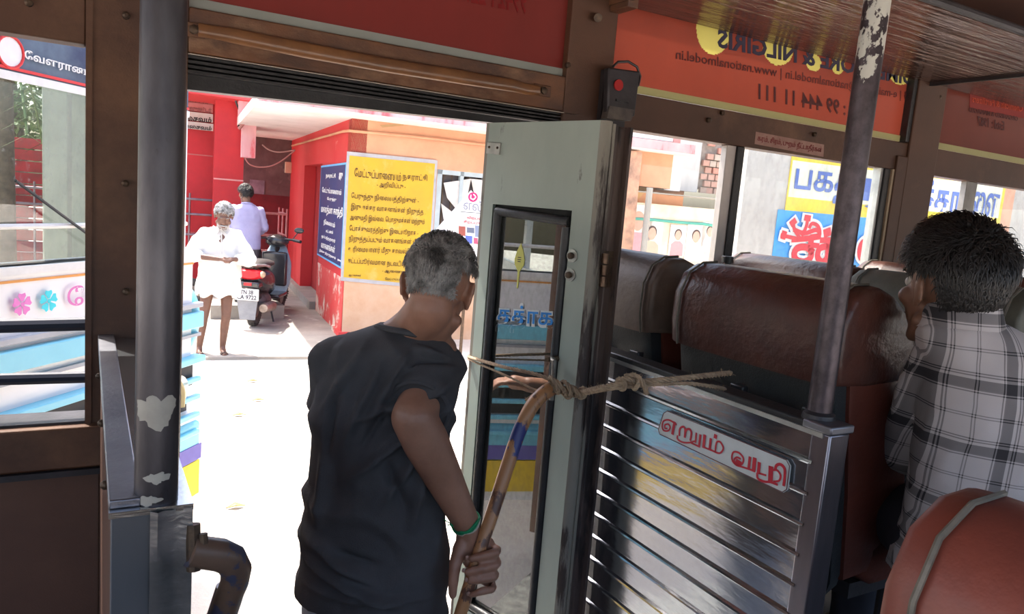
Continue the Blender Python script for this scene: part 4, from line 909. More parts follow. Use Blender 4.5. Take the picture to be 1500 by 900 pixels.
# --- grey wall with the painted yellow and blue advertisement
gC = P(1200, 330, d=8.0); GA = lambda x, y, o=0: P(x, y, pl=(gC - Sv * o, Sv))
def ga(p): return (p - gC).dot(Wv)
def gbox(p, q, o, th): return MB().fbox(gC + Wv * ga(p) - Sv * o + Zv * (q.z - gC.z), Wv * (ga(q) - ga(p)), Sv * th, Zv * (p.z - q.z))
ad = thing('advertisement_wall', 'grey plastered wall painted with a yellow and blue Tamil advertisement', 'wall', (gC.x, gC.y, 0))
obj('grey_wall', MB().fbox(gC + Wv * ga(GA(1083, 330)) - Zv * gC.z, Wv * 6.5, Sv * .2, Zv * 4.2), M('grey_plaster', (.62, .58, .54), (.50, .46, .42), s=3, st=(1, 1, .4), rough=.9, bump=.2), ad)
def aq(x0, y0, x1, y1, o=.006):   # front frame quads that keep true verticals
    p, q = GA(x0, y0), GA(x1, y1); return gbox(p, q, o, .006)
zt1 = GA(1152, 222).z; zb1 = GA(1150, 308).z; xr = GA(1466, 300)
def slabz(x0, x1, zt_, zb_, o): p, q = GA(x0, 300), GA(x1, 300); p.z = zt_; q.z = zb_; return gbox(p, q, o, .006)
obj('haze_panel', slabz(1140, 1483, GA(1150, 205).z + .5, zt1, .006), M('pale_peach_paint', (.86, .66, .46), (.80, .62, .45), s=2), ad)
obj('yellow_panel', slabz(1150, 1468, zt1, zb1, .010), M('ad_yellow', (.90, .66, .05), (.86, .62, .10), s=2, rough=.6), ad)
obj('white_panel', slabz(1152, 1464, zt1 - .08, zb1 + .14, .0115), flat('ad_white', (.86, .84, .66)), ad)
obj('blue_panel', slabz(1140, 1468, zb1, zb1 - 1.6, .010), M('ad_blue', (.06, .33, .80), (.10, .42, .85), s=2, rough=.6), ad)
obj('edge_panel', slabz(1468, 1483, zt1 + .2, zb1 - 1.2, .010), M('ad_salmon', (.80, .42, .28), (.75, .36, .24), s=2), ad)
ABL = flat('ad_ink_blue', (.13, .20, .52)); 
def adt(tx, x0, x1, ya, yb, mat, w=.01, l=.018):
    p, q = GA(x0, ya), GA(x1, ya); r = GA(x0, yb); q.z = p.z; r.x, r.y = p.x, p.y
    text('lettering', tx, [v_ for v_ in (p, q, r)], mat, ad, w, depth=.003, lift=l)
adt('பகத', 1165, 1252, 247, 293, ABL, .016); adt('ர்', 1262, 1335, 246, 306, ABL, .016); adt('க்கா', 1350, 1412, 262, 307, ABL, .02); adt('ளை', 1424, 1464, 280, 316, ABL, .02)
L8 = lambda x, y: GA(1080 + x / 4.09, 200 + y / 4.09, .02)
logo = [[(262, 592), (320, 605), (352, 612)], [(330, 515), (340, 560), (365, 600)], [(418, 490), (410, 540), (385, 590)], ([(340, 560), (400, 580), (470, 560), (490, 590), (440, 600)], 1.2), [(430, 545), (445, 522), (478, 535), (492, 575), (470, 605)],
        ([(330, 618), (410, 612), (490, 600)], 1.5), ([(440, 612), (436, 660), (438, 720), (400, 752), (350, 740), (338, 700), (360, 668), (410, 664), (445, 690)], 1.9), ([(440, 650), (480, 655)], 1.4),
        ([(500, 622), (570, 620), (600, 622)], 1.5), ([(545, 622), (540, 680), (530, 735), (500, 750), (478, 720), (490, 672), (540, 662), (590, 700), (585, 745)], 1.8), ([(535, 568), (537, 584)], 2.6), ([(272, 590), (278, 592)], 2.2), ([(330, 512), (333, 518)], 2.2), ([(418, 486), (417, 492)], 2.2),
        ([(790, 612), (745, 640), (730, 690), (740, 730), (780, 735)], 1.8)]
SVc = -Sv
obj('logo_outline', pen([(s_[0], s_[1] + 1.5) if isinstance(s_, tuple) else (s_, 2.6) for s_ in logo], L8, SVc, .040, .002, .003), WINK, ad, smooth=0)
obj('logo_letters', pen(logo, L8, SVc, .040, .002, .008), flat('logo_red', (.78, .07, .09)), ad, smooth=0)
fb = thing('far_building', 'pale grey building with salmon band, seen at the right edge of the far window', 'building', P(1500, 330, d=13))
fp = P(1470, 330, d=13); fo = fp.copy(); fo.z = 0
obj('wall', MB().fbox(fo, Wv * 5, Sv * 2, Zv * 4.2), M('far_grey', (.62, .64, .64), (.55, .57, .57), s=2), fb)
obj('salmon_band', MB().fbox(fo - Sv * .03 + Zv * (fp.z - .75), Wv * 5, Sv * .03, Zv * .22), flat('salmon', (.8, .35, .26)), fb); obj('white_band', MB().fbox(fo - Sv * .03 + Zv * (fp.z - .45), Wv * 5, Sv * .03, Zv * .12), WH, fb)
w_ = obj('window', MB().fbox(fo + Wv * .25 - Sv * .04 + Zv * (fp.z + .05), Wv * 1.2, Sv * .04, Zv * .8), flat('window_grey', (.42, .44, .43)), fb); obj('window_frame', MB().fbox(fo + Wv * .22 - Sv * .06 + Zv * (fp.z + .02), Wv * .07, Sv * .04, Zv * .86), WH, w_)

# ------------------------------------------------------------------ the other bus, parked at an angle close to the left window
EA = radians(49.8); e_ = V((-cos(EA), -sin(EA), 0)); bk = V((-sin(EA), cos(EA), 0))
O2 = P(285, 600, d=3.77); O2.z = 0
ob = thing('parked_bus', 'white bus with light blue stripes and pink and blue flower decals, parked close by', 'bus', O2)
def OB(a, k, z): return O2 + e_ * a + bk * k + Zv * z
def obx(a0, a1, k0, k1, z0, z1): return MB().fbox(OB(a0, k0, z0), e_ * (a1 - a0), bk * (k1 - k0), Zv * (z1 - z0))
def OP(x, y, k=0): return P(x, y, pl=(O2 + bk * k, bk))
WB = M('bus_white', (.84, .84, .84), (.78, .79, .80), s=2, rough=.35, coat=.3); CY = M('bus_cyan', (.22, .62, .76), (.18, .55, .70), s=3, rough=.35); BG = M('bus_grey', (.40, .42, .46), (.3, .32, .36), s=3, rough=.4)
zwb = OP(60, 388).z; zwt = OP(60, 118).z; zrl = OP(60, 331).z
obj('front_panel', obx(.035, 2.4, 0, .10, zwb - .62, zwb), WB, ob, bevel=.01)
obj('lower_front', obx(.0, 2.4, -.02, .12, .30, zwb - .80), WB, ob, bevel=.01); obj('grille_recess', obx(.02, 2.38, .03, .12, .4, zwb - .3), flat('grille_black', (.02, .02, .025)), ob)
obj('rear_of_front', obx(.04, 2.4, .08, .12, .30, zwb), BG, ob)
obj('orange_line', obx(.04, 2.4, -.004, .0, OP(60, 408).z - .006, OP(60, 408).z + .003), flat('orange_line', (.75, .33, .08)), ob)
z_ = OP(64, 505).z
obj('grey_moulding', obx(-.01, 2.41, -.03, .0, z_ + .03, z_ + .055), BG, ob, bevel=.004); obj('cyan_band', obx(-.01, 2.41, -.035, .0, z_ - .07, z_ + .01), CY, ob, bevel=.006)
obj('grey_groove', obx(-.01, 2.41, -.02, .0, z_ - .115, z_ - .100), BG, ob)
zg = OP(64, 590).z
obj('cyan_trim', obx(-.01, 2.41, -.05, .02, zg - .02, zg + .012), CY, ob, bevel=.005); obj('grille_gap', obx(.06, 2.3, -.025, .02, zg - .13, zg - .02), flat('grille_black', (.02, .02, .025)), ob)
for k in range(4): obj('grille_bar', obx(.04, 2.36, -.06, -.03, zg - .11 - .09 * k, zg - .085 - .09 * k), CY, ob, bevel=.005)
obj('bumper', obx(-.0, 2.43, -.04, .0, .55, .75), CY, ob, bevel=.02); obj('purple_band', obx(-.0, 2.43, -.044, -.04, .55, .63), flat('purple_band', (.14, .12, .42)), ob); obj('yellow_band', obx(-.0, 2.43, -.035, .0, .36, .54), flat('yellow_band', (.80, .55, .03)), ob)
for k in range(3): obj('headlamp', MB().tube([OB(.22 + .2 * k, -.06, .95), OB(.22 + .2 * k, -.01, .95)], .075, 18), ALU, ob)
obj('corner_bulge', MB().ell(OB(-.01, .06, OP(285, 470).z), (.06, .08, .16)), CY, ob)
gar = MB().tube(cr_([OB(.42 + .16 * cos(i * pi / 5 + .3), -.10, .93 + .13 * sin(i * pi / 5 + .3)) for i in range(6)]), .022, 8); obj('flower_garland', gar, flat('garland_tan', (.45, .38, .2), .9), ob)
# windscreen frame, rails, glass
obj('windscreen_rail', MB().tube([OB(.12, -.012, zrl), OB(2.4, -.012, zrl)], .010, 8), WHITE, ob)
obj('windscreen_post', obx(.12, .18, -.01, .08, zwb, zwt + .02), WB, ob); obj('windscreen_post', obx(2.34, 2.4, -.01, .08, zwb, zwt + .02), WB, ob); obj('windscreen_sill', obx(.035, 2.4, -.01, .08, zwb - .03, zwb), WHITE, ob)
obj('windscreen', obx(.18, 2.34, .02, .026, zwb, zwt), glass('windscreen_glass', (.78, .82, .80), dirt=.22, dcol=(.55, .56, .54), scale=60, dlo=.56, dhi=.72), ob)
obj('wiper', MB().tube([OB(.6, -.02, zwb + .02), OB(1.1, -.03, zwb + .30)], .006, 6), BLACKR, ob)
obj('header', obx(.12, 2.4, -.01, .12, zwt, zwt + .34), M('navy_header', (.02, .03, .09), (.10, .14, .2), s=5, rough=.3), ob)
obj('red_line', obx(.12, 2.4, -.016, -.01, zwt + .012, zwt + .022), flat('red_line', (.70, .05, .05)), ob); obj('cream_line', obx(.12, 2.4, -.018, -.01, zwt - .022, zwt + .006), WHITE, ob)
q = lambda x, y: OP(x, y, -.012)
obj('round_emblem', disc(q(14, 76), e_, Zv, .055, .055, .003), WINK, ob); obj('emblem_ring', MB().torus(q(14, 76) - bk * .003, .052, .005, bk), flat('red_line', (.7, .05, .05)), ob)
text('lettering', 'வேளராண', (q(34, 72), q(128, 99), q(34, 89)), WINK, ob, .02, depth=.002, lift=.004)
obj('roof', obx(.12, 2.4, .0, 8, zwt + .34, zwt + .50), WB, ob, bevel=.05); obj('roof_gutter', obx(.10, 2.4, -.05, .0, zwt + .345, zwt + .37), BG, ob)
for a in ((0, .06), (2.34, 2.4)):
    obj('side_panel', obx(a[0], a[1], .1, 8, .35, 1.35), WB, ob)
    for k in range(6): obj('side_post', obx(a[0] + (.12 if a[0] < 1 else 0), a[1] + (.12 if a[0] < 1 else 0), .1 + 1.5 * k, .2 + 1.5 * k, 1.35, zwt + .35), WB, ob)
    for k in (1.1, 6.4): obj('wheel', MB().tube([OB(a[0] - .02, k, .48), OB(a[1] + .02, k, .48)], .48, 26), BLACKR, ob)
for (x, y, mt_) in ((32, 446, flat('flower_pink', (.80, .22, .58))), (71, 441, flat('flower_cyan', (.05, .68, .78)))):
    c = q(x, y); m_ = MB()
    for k in range(5):
        a = 2 * pi * k / 5 + .3; ex = e_ * cos(a) + Zv * sin(a); ey = -e_ * sin(a) + Zv * cos(a)
        m_.prism([(.010, -.004), (.030, -.017), (.040, -.013), (.037, 0), (.040, .013), (.030, .017), (.010, .004)], c - bk * .001, ex, ey, -bk * .001)
    obj('flower_decal', m_, mt_, ob, smooth=0); obj('flower_centre', disc(c - bk * .003, e_, Zv, .008, .008, .001), mt_, ob)
text('pink_outline_lettering', 'மேட்டு', (q(98, 420), q(210, 408), q(98, 450)), flat('letter_pink', (.70, .20, .50)), ob, .004, depth=.001, lift=.002)

# columns, tree and palm seen through the windscreen
for i, (x0, x1, d_) in enumerate(((62, 94, 7.2), (98, 122, 8.4))):
    p, q_ = P(x0, 300, d=d_), P(x1, 300, d=d_); w_ = (q_ - p).length
    tag(obj('concrete_column', MB().fbox((p.x, p.y, 0), V((Wv.x, Wv.y, 0)) * w_, Sv * .3, Zv * 4.5), M('green_grey_column', (.30, .31, .25), (.22, .23, .19), s=2, rough=.9), bevel=.01), ('thick grey-green concrete column behind the parked bus', 'thinner second concrete column beside it, right of the thick one')[i], 'column')
LEAF = M('leaf_green', (.07, .12, .03), (.12, .17, .05), s=20, rough=.6); BARK = M('bark', (.16, .12, .09), (.1, .08, .06), s=12, rough=.9, bump=.5)
def leaves(mb, c, r, n, sz):
    for _ in range(n):
        d_ = V((random.gauss(0, 1), random.gauss(0, 1), random.gauss(0, 1))).normalized(); p = c + V((d_.x * r[0], d_.y * r[1], d_.z * r[2])) * random.uniform(.5, 1)
        a = V((random.gauss(0, 1), random.gauss(0, 1), random.gauss(0, .6))).normalized(); b = a.orthogonal().normalized(); s_ = sz * random.uniform(.6, 1.2)
        mb.add([p - a * s_, p + b * s_ * .4, p + a * s_, p - b * s_ * .4], [(0, 1, 2, 3)])
tr = thing('leafy_tree', 'dark leafy tree standing behind the red wall at left', 'tree', P(20, 300, d=17) * 1)
tp = P(20, 300, d=17); tp.z = 0; tr.location = tp; FR[tr] = Matrix.Translation(tp)
obj('trunk', MB().tube([tp, tp + V((.1, 0, 2)), tp + V((-.1, .2, 4))], [.28, .2, .14], 12), BARK, tr)
m_ = MB(); leaves(m_, tp + Zv * 4.2, (3.2, 2.4, 2.2), 5000, .16); obj('foliage', m_, LEAF, tr, kind='stuff', smooth=0)
pm = thing('palm_tree', 'palm with drooping fronds seen through the windscreen of the parked bus', 'tree', P(8, 300, d=10)); pb_ = P(4, 300, d=10); pb_.z = 0; pm.location = pb_; FR[pm] = Matrix.Translation(pb_)
obj('trunk', MB().tube([pb_, pb_ + Zv * 3.2], [.16, .13], 12), BARK, pm)
for k in range(14):
    a = 2 * pi * k / 14; m_ = MB(); mid = []
    for i in range(9): t_ = i / 8; mid.append(pb_ + Zv * (3.2 + .5 * sin(t_ * 2.2) - 1.3 * t_ * t_) + V((cos(a), sin(a), 0)) * 1.7 * t_)
    m_.tube(mid, .015, 5)
    for i in range(1, 9):
        for s_ in (-1, 1):
            for h_ in (0, .5):
                p = mid[i].lerp(mid[i - 1], h_); o_ = V((-sin(a), cos(a), -.7)) * .34 * s_ if s_ > 0 else V((sin(a), -cos(a), -.7)) * .34
                m_.add([p, p + V((cos(a), sin(a), 0)) * .05, p + o_], [(0, 1, 2)])
    obj('frond', m_, LEAF, pm, smooth=0)

# a few dry leaves and stones on the yard
DL = [M('dry_leaf', (.35, .28, .08), (.25, .16, .06), s=30), M('pebble', (.4, .36, .3), (.3, .26, .22), s=20)]
for i, (x, y) in enumerate(((370, 560), (378, 588), (350, 610), (460, 498), (440, 515), (345, 745))):
    p = P(x, y, Z=.0); k = .06
    lf = MB().add([p + V((-k, 0, .01)), p + V((0, -k * .45, .03)), p + V((k, 0, .012)), p + V((0, k * .45, .03)), p + V((-k, 0, .004)), p + V((0, -k * .45, .024)), p + V((k, 0, .006)), p + V((0, k * .45, .024))], [(0, 1, 2, 3), (7, 6, 5, 4), (0, 4, 5, 1), (1, 5, 6, 2), (2, 6, 7, 3), (3, 7, 4, 0)])
    tag(obj('dry_leaf', lf, DL[0]), ('small dry leaf ' + ('in front of the old man', 'nearer dry leaf in front of the old man', 'beside the parked bus, furthest left', 'by the porch corner', 'on the yard left of the porch corner', 'nearest the bus doorway')[i]).replace('leaf nearer dry leaf', 'leaf, second one'), 'leaf', 'dry leaves scattered on the yard')

# ------------------------------------------------------------------ scooter
SA = radians(64); sp0 = P(372, 477, Z=.035)
sc_ = thing('scooter', 'black scooter with red tail lamp and white number plate, seen from behind', 'scooter', sp0, SA - pi / 2); sc_.scale = (1.1, 1.1, 1.1); FR[sc_] = FR[sc_] @ Matrix.Scale(1.1, 4)
BLKP = M('scooter_black', (.02, .02, .024), (.03, .03, .034), s=5, rough=.22, coat=.5); TYRE = M('tyre', (.05, .045, .045), (.09, .08, .075), s=30, rough=.85, bump=.4)
L_ = dict(local=True)
def wheel(y, par):
    w = MB(); n = 36; R = []
    for i in range(n):
        a = 2 * pi * i / n; c = V((0, y + .17 * cos(a), .225 + .17 * sin(a))); rd = V((0, cos(a), sin(a)))
        R.append([c + rd * (.055 * cos(b)) + V((.05 * sin(b), 0, 0)) for b in [2 * pi * j / 12 for j in range(12)]])
    w.rings(R, False, True)
    for i in range(n):
        a = 2 * pi * (i + .5) / n; rd = V((0, cos(a), sin(a))); tg = V((0, -sin(a), cos(a))); c = V((0, y, .225)) + rd * .218
        for s_ in (-1, 1): w.fbox(c + V((.004 * s_, 0, 0)) - tg * .009 - rd * .004, V((.034 * s_, 0, -.0)), tg * .018, rd * .012)
    o = obj('tyre', w, TYRE, par, **L_)
    obj('wheel_rim', MB().tube([(-.03, y, .225), (.03, y, .225)], .115, 24), M('rim', (.35, .3, .28), (.2, .17, .16), s=20, rough=.4, metal=.7), par, **L_)
    return o
wheel(0, sc_); wheel(1.24, sc_)
def shell(rg): return MB().rings([[(cx + w * cos(a) * (abs(cos(a)) ** -.2 if abs(cos(a)) > .01 else 1), y, cz + h * sin(a)) for a in [2 * pi * j / 20 for j in range(20)]] for (cx, y, cz, w, h) in rg])
obj('rear_body', shell([(0, -.30, .66, .05, .04), (0, -.26, .65, .12, .09), (0, -.10, .60, .17, .14), (0, .2, .56, .18, .17), (0, .45, .50, .14, .16), (0, .55, .42, .08, .1)]), BLKP, sc_, **L_)
obj('seat', shell([(0, -.30, .76, .05, .02), (0, -.24, .765, .10, .045), (0, 0, .775, .14, .055), (0, .3, .76, .15, .05), (0, .5, .745, .09, .035)]), M('seat_vinyl', (.04, .035, .035), (.07, .06, .055), s=8, rough=.5), sc_, **L_)
obj('grab_rail', MB().tube([(-.15, .05, .74), (-.16, -.2, .78), (-.10, -.36, .79), (.10, -.36, .79), (.16, -.2, .78), (.15, .05, .74)], .014, 10), ALU, sc_, **L_)
obj('tail_lamp', MB().rings([[(w * cos(a), y, cz + h * sin(a)) for a in [2 * pi * j / 20 for j in range(20)]] for (y, cz, w, h) in ((-.31, .665, .115, .045), (-.285, .665, .145, .065), (-.2, .66, .17, .075))]), flat('lamp_red', (.62, .02, .03), .2), sc_, **L_)
for s_ in (-1, 1): obj('indicator_lens', MB().ell((.15 * s_, -.25, .67), (.035, .05, .04)), M('amber_clear', (.6, .5, .38), (.5, .35, .2), s=20, rough=.2), sc_, **L_)
obj('reflector', MB().box(-.045, .045, -.335, -.325, .535, .57), flat('lamp_red', (.62, .02, .03), .2), sc_, **L_)
np_ = obj('number_plate', MB().box(-.14, .14, -.355, -.345, .36, .50), flat('plate_white', (.80, .80, .80), .4), sc_, bevel=.006, **L_)
def pt_(x, z): return FR[sc_] @ V((x, -.356, z))
PI_ = flat('plate_ink', (.03, .03, .05))
for tx, x0, x1, z0, z1_ in (('TN 38', -.075, .075, .435, .485), ('CA 9722', -.115, .115, .373, .425)):
    text('plate_lettering', tx, (pt_(x0, z1_), pt_(x1, z1_), pt_(x0, z0)), PI_, np_, .02, depth=.001, lift=.001)
obj('mud_flap', MB().hexa([(-.12, -.33, .36), (.12, -.33, .36), (.12, -.31, .36), (-.12, -.31, .36)], [(-.09, -.30, .12), (.09, -.30, .12), (.09, -.285, .12), (-.09, -.285, .12)]), M('flap_grey', (.33, .34, .37), (.25, .26, .29), s=10), sc_, **L_)
obj('rear_fender', MB().box(-.13, .13, -.32, -.1, .50, .58), BLKP, sc_, bevel=.02, **L_)
obj('muffler', MB().tube([(.17, -.24, .26), (.17, -.2, .26), (.17, .15, .24), (.17, .25, .23)], [.05, .065, .065, .04], 16), M('muffler_metal', (.42, .36, .32), (.25, .2, .17), s=9, rough=.4, metal=.7), sc_, **L_)
obj('engine', MB().ell((-.02, .28, .28), (.14, .22, .13)), M('engine_grey', (.12, .11, .11), (.2, .18, .17), s=20, rough=.6, metal=.4, bump=.5), sc_, **L_)
obj('kick_stand', MB().tube([(.1, .35, .2), (.16, .3, .01)], .012, 8), DARKM, sc_, **L_); obj('kick_stand', MB().tube([(-.1, .35, .2), (-.16, .3, .01)], .012, 8), DARKM, sc_, **L_)
obj('foot_board', MB().box(-.18, .18, .48, .92, .28, .33), BLKP, sc_, bevel=.02, **L_)
obj('front_apron', shell([(0, .90, .34, .17, .08), (0, .94, .50, .21, .22), (0, 1.0, .66, .20, .22), (0, 1.06, .85, .13, .12)]), M('grey_blue_shield', (.28, .36, .42), (.22, .28, .34), s=8, rough=.35), sc_, **L_)
obj('apron_inner', MB().box(-.17, .17, .86, .92, .40, .86), BLKP, sc_, bevel=.03, **L_)
obj('front_fender', MB().ell((0, 1.24, .38), (.09, .26, .10)), BLKP, sc_, **L_)
obj('steering_column', MB().tube([(0, 1.2, .3), (0, 1.0, .92), (0, .95, 1.0)], .035, 10), DARKM, sc_, **L_)
obj('headlamp_cowl', MB().ell((0, .99, 1.0), (.16, .12, .09)), BLKP, sc_, **L_)
obj('handlebar', MB().tube([(-.34, .82, 1.02), (-.2, .93, 1.03), (0, .97, 1.03), (.2, .93, 1.03), (.34, .82, 1.02)], .016, 10), DARKM, sc_, **L_)
for s_ in (-1, 1):
    obj('grip', MB().cyl((.24 * s_, .90, 1.028), (.35 * s_, .81, 1.02), .022, 10), BLACKR, sc_, **L_)
    mr = obj('mirror', MB().ell((.30 * s_, .93, 1.16), (.065, .015, .04)), BLKP, sc_, **L_); obj('mirror_stem', MB().cyl((.22 * s_, .93, 1.04), (.29 * s_, .93, 1.14), .007, 8), BLKP, mr, **L_)
# a second two-wheeler, mostly hidden
p2 = P(281, 452, Z=.035); m2 = thing('motorcycle', 'dark motorcycle mostly hidden behind the old man at left', 'motorcycle', p2, radians(10) - pi / 2)
wheel(0, m2); wheel(1.25, m2)
obj('tank', shell([(0, .45, .72, .08, .06), (0, .6, .76, .14, .12), (0, .85, .80, .13, .12), (0, .95, .8, .06, .06)]), M('wine_tank', (.12, .02, .03), (.08, .015, .02), s=5, rough=.25), m2, **L_); obj('saddle', shell([(0, -.2, .74, .08, .04), (0, .1, .75, .13, .05), (0, .45, .73, .09, .05)]), BLKP, m2, **L_)
obj('engine', MB().ell((0, .6, .40), (.15, .22, .2)), BLKP, m2, **L_); obj('fork', MB().tube([(0, 1.25, .23), (0, .95, .95)], .04, 8), DARKM, m2, **L_); obj('handlebar', MB().tube([(-.33, .8, 1.0), (0, .93, .98), (.33, .8, 1.0)], .016, 8), DARKM, m2, **L_)
# ================================================================== PEOPLE
def skinmat(name, c, c2, bs=160):
    if name in MATS: return MATS[name]
    m, t, b = nodes(name); v = coords(t)
    t.links.new(mix(t, ramp(t, noi(t, v, 7, 5), .35, .65), c, c2), b.inputs['Base Color']); b.inputs['Roughness'].default_value = .46
    b.inputs['Subsurface Weight'].default_value = .06; b.inputs['Subsurface Radius'].default_value = (.01, .004, .002); bumpn(t, b, noi(t, v, bs, 4), .22, .002)
    MATS[name] = m; return m
SKM = skinmat('skin_brown', (.38, .19, .125), (.25, .122, .078)); SKO = skinmat('skin_dark', (.15, .07, .045), (.10, .045, .03)); SKY_ = skinmat('skin_young', (.24, .12, .075), (.17, .085, .055))
HAIRG = M('greying_hair', (.06, .055, .05), (.34, .32, .30), s=22, rough=.5, lo=.40, hi=.60); HAIRB = M('black_hair', (.010, .008, .008), (.022, .018, .016), s=30, rough=.42)
EYEW = flat('eye_white', (.6, .56, .5), .3); IRIS = flat('iris', (.03, .015, .01), .2); LIP = M('lips', (.20, .08, .06), (.15, .06, .05))
def headmb(mb, M3, c, k=1.0, neck=None):
    """skull, face, nose, lips, chin, ears in the head frame (x right, y forward, z up)"""
    c = V(c); T = lambda p: c + M3 @ (V(p) * k)
    def E(p, r, rot=None): mb.ell(T(p), tuple(x * k for x in r), M3 if rot is None else M3 @ rot, 20, 14)
    E((0, -.012, .030), (.074, .092, .088)); E((0, -.045, .005), (.062, .058, .070)); E((0, .034, -.030), (.058, .060, .088)); E((0, .020, -.072), (.050, .060, .040))
    E((0, .068, -.098), (.024, .022, .020)); E((0, .080, .036), (.048, .014, .011)); E((.040, .062, -.018), (.024, .026, .022)); E((-.040, .062, -.018), (.024, .026, .022))
    mb.limb([T((0, .088, .022)), T((0, .108, -.012)), T((0, .104, -.022))], [.008 * k, .0125 * k, .011 * k], 10)
    for s_ in (-1, 1):
        E((.012 * s_, .100, -.024), (.009, .009, .008)); mb.limb([T((.056 * s_, .01, -.068)), T((.022 * s_, .062, -.10))], [.017 * k, .017 * k], 10)
        R = Matrix.Rotation(radians(22) * s_, 3, 'Z') @ Matrix.Rotation(radians(-8), 3, 'X')
        E((.082 * s_, -.008, -.004), (.0075, .018, .032), R); E((.088 * s_, -.018, .010), (.0065, .012, .023), R); E((.078 * s_, .002, -.030), (.007, .010, .012), R); E((.072 * s_, .0, -.005), (.010, .012, .018))
    E((0, .092, -.056), (.024, .010, .006)); E((0, .090, -.068), (.020, .011, .007))
def headparts(par, M3, c, k=1.0, brow=HAIRB, eyes=True):
    T = lambda p: V(c) + M3 @ (V(p) * k)
    for s_ in (-1, 1):
        e = not eyes or obj('eye', MB().ell(T((.030 * s_, .076, .012)), .0120 * k, None, 14, 10), EYEW, par); not eyes or obj('iris', MB().ell(T((.030 * s_, .0850, .012)), .0050 * k, None, 10, 8), IRIS, e)
        obj('eyebrow', MB().tube([T((.014 * s_, .094, .034)), T((.032 * s_, .092, .040)), T((.050 * s_, .078, .035))], [.003 * k, .004 * k, .002 * k], 6), brow, par)
    obj('lips', MB().ell(T((0, .099, -.0555)), (.020 * k, .006 * k, .004 * k), M3).ell(T((0, .097, -.065)), (.016 * k, .007 * k, .005 * k), M3), LIP, par)
def hairpart(par, M3, c, k, mat, cut, flow, n=5000, ln=.03, lift=.012, w=.0012, curl=.5, cap=.006, seed=1, ln_fn=None, rad=(.074, .092, .088), cen=(0, -.012, .030), name='hair'):
    """scalp shell plus separate locks; cut(p) tells where hair grows (unit direction in head frame)"""
    rnd = random.Random(seed); mb = MB(); T = lambda p: V(c) + M3 @ (V(p) * k); cen = V(cen)
    R = [r + cap for r in rad]; nu, nv = 40, 26; idx = {}
    for i in range(nv + 1):
        for j in range(nu):
            a, b = pi * i / nv, 2 * pi * j / nu; d_ = V((sin(a) * cos(b), sin(a) * sin(b), cos(a)))
            if cut(d_): 
                lo = .004 * noise.noise(d_ * 6); idx[i, j] = len(mb.v); mb.v.append(T(cen + V((d_.x * (R[0] + lo), d_.y * (R[1] + lo), d_.z * (R[2] + lo)))))
    for i in range(nv):
        for j in range(nu):
            q = [(i, j), (i + 1, j), (i + 1, (j + 1) % nu), (i, (j + 1) % nu)]
            if all(x in idx for x in q): mb.f.append(tuple(idx[x] for x in q))
    cnt = 0
    while cnt < n:
        d_ = V((rnd.gauss(0, 1), rnd.gauss(0, 1), rnd.gauss(0, 1))).normalized()
        if not cut(d_): continue
        cnt += 1; p = cen + V((d_.x * R[0], d_.y * R[1], d_.z * R[2])); nrm = V((d_.x / R[0], d_.y / R[1], d_.z / R[2])).normalized()
        f = V(flow(d_)); f += V([rnd.gauss(0, 1) * curl for _ in range(3)]) + V((noise.noise(d_ * 5), noise.noise(d_ * 5 + V((7, 0, 0))), noise.noise(d_ * 5 + V((0, 9, 0))))) * .9; f = (f - nrm * f.dot(nrm)).normalized()
        L = ln * rnd.uniform(.5, 1.15) * (ln_fn(d_) if ln_fn else 1); up = lift * rnd.uniform(.4, 1.3) * (ln_fn(d_) if ln_fn else 1)
        pts = [p - nrm * .003, p + f * L * .35 + nrm * up * .8, p + f * L * .7 + nrm * up, p + f * L + nrm * up * .75 - V((0, 0, .004))]
        sd = f.cross(nrm).normalized() * w * rnd.uniform(.7, 1.5); o = len(mb.v)
        for q, ww in zip(pts, (1, 1, .8, 0)):
            if ww: mb.v += [T(q - sd * ww), T(q + nrm * w * .8), T(q + sd * ww)]
            else: mb.v.append(T(q))
        for s_ in range(2):
            for e in range(2): mb.f.append((o + s_ * 3 + e, o + s_ * 3 + e + 1, o + s_ * 3 + e + 4, o + s_ * 3 + e + 3))
        mb.f += [(o + 6, o + 7, o + 9), (o + 7, o + 8, o + 9)]
    me = bpy.data.meshes.new(name); me.from_pydata([tuple(p) for p in mb.v], [], mb.f); me.polygons.foreach_set('use_smooth', [True] * len(me.polygons))
    return obj(name, me, mat, par)
def frame(az, tilt=0, roll=0):
    """x right, y forward (azimuth az), z up; tilt > 0 bows the head"""
    return Matrix.Rotation(az - pi / 2, 3, 'Z') @ Matrix.Rotation(-tilt, 3, 'X') @ Matrix.Rotation(roll, 3, 'Y')
def folds(amp, sc=(9, 9, 5), seed=0, extra=None):
    def f(p, n):
        q = V((p.x * sc[0] + seed, p.y * sc[1], p.z * sc[2])); a = noise.noise(q) + .5 * noise.noise(q * 2.1)
        r = 1 - abs(noise.noise(q * 1.4 + V((3, 5, 7)))) * 2.2
        o = n * amp * (a * .6 + max(0, r) * .8)
        if extra: o += n * extra(p)
        return p + o
    return f
def oval(c, ax, ay, rx, ry, n=28, p=2.3):
    c = V(c); out = []
    for i in range(n):
        a = 2 * pi * i / n; ca_, sa_ = cos(a), sin(a)
        out.append(c + ax * rx * math.copysign(abs(ca_) ** (2 / p), ca_) + ay * ry * math.copysign(abs(sa_) ** (2 / p), sa_))
    return out

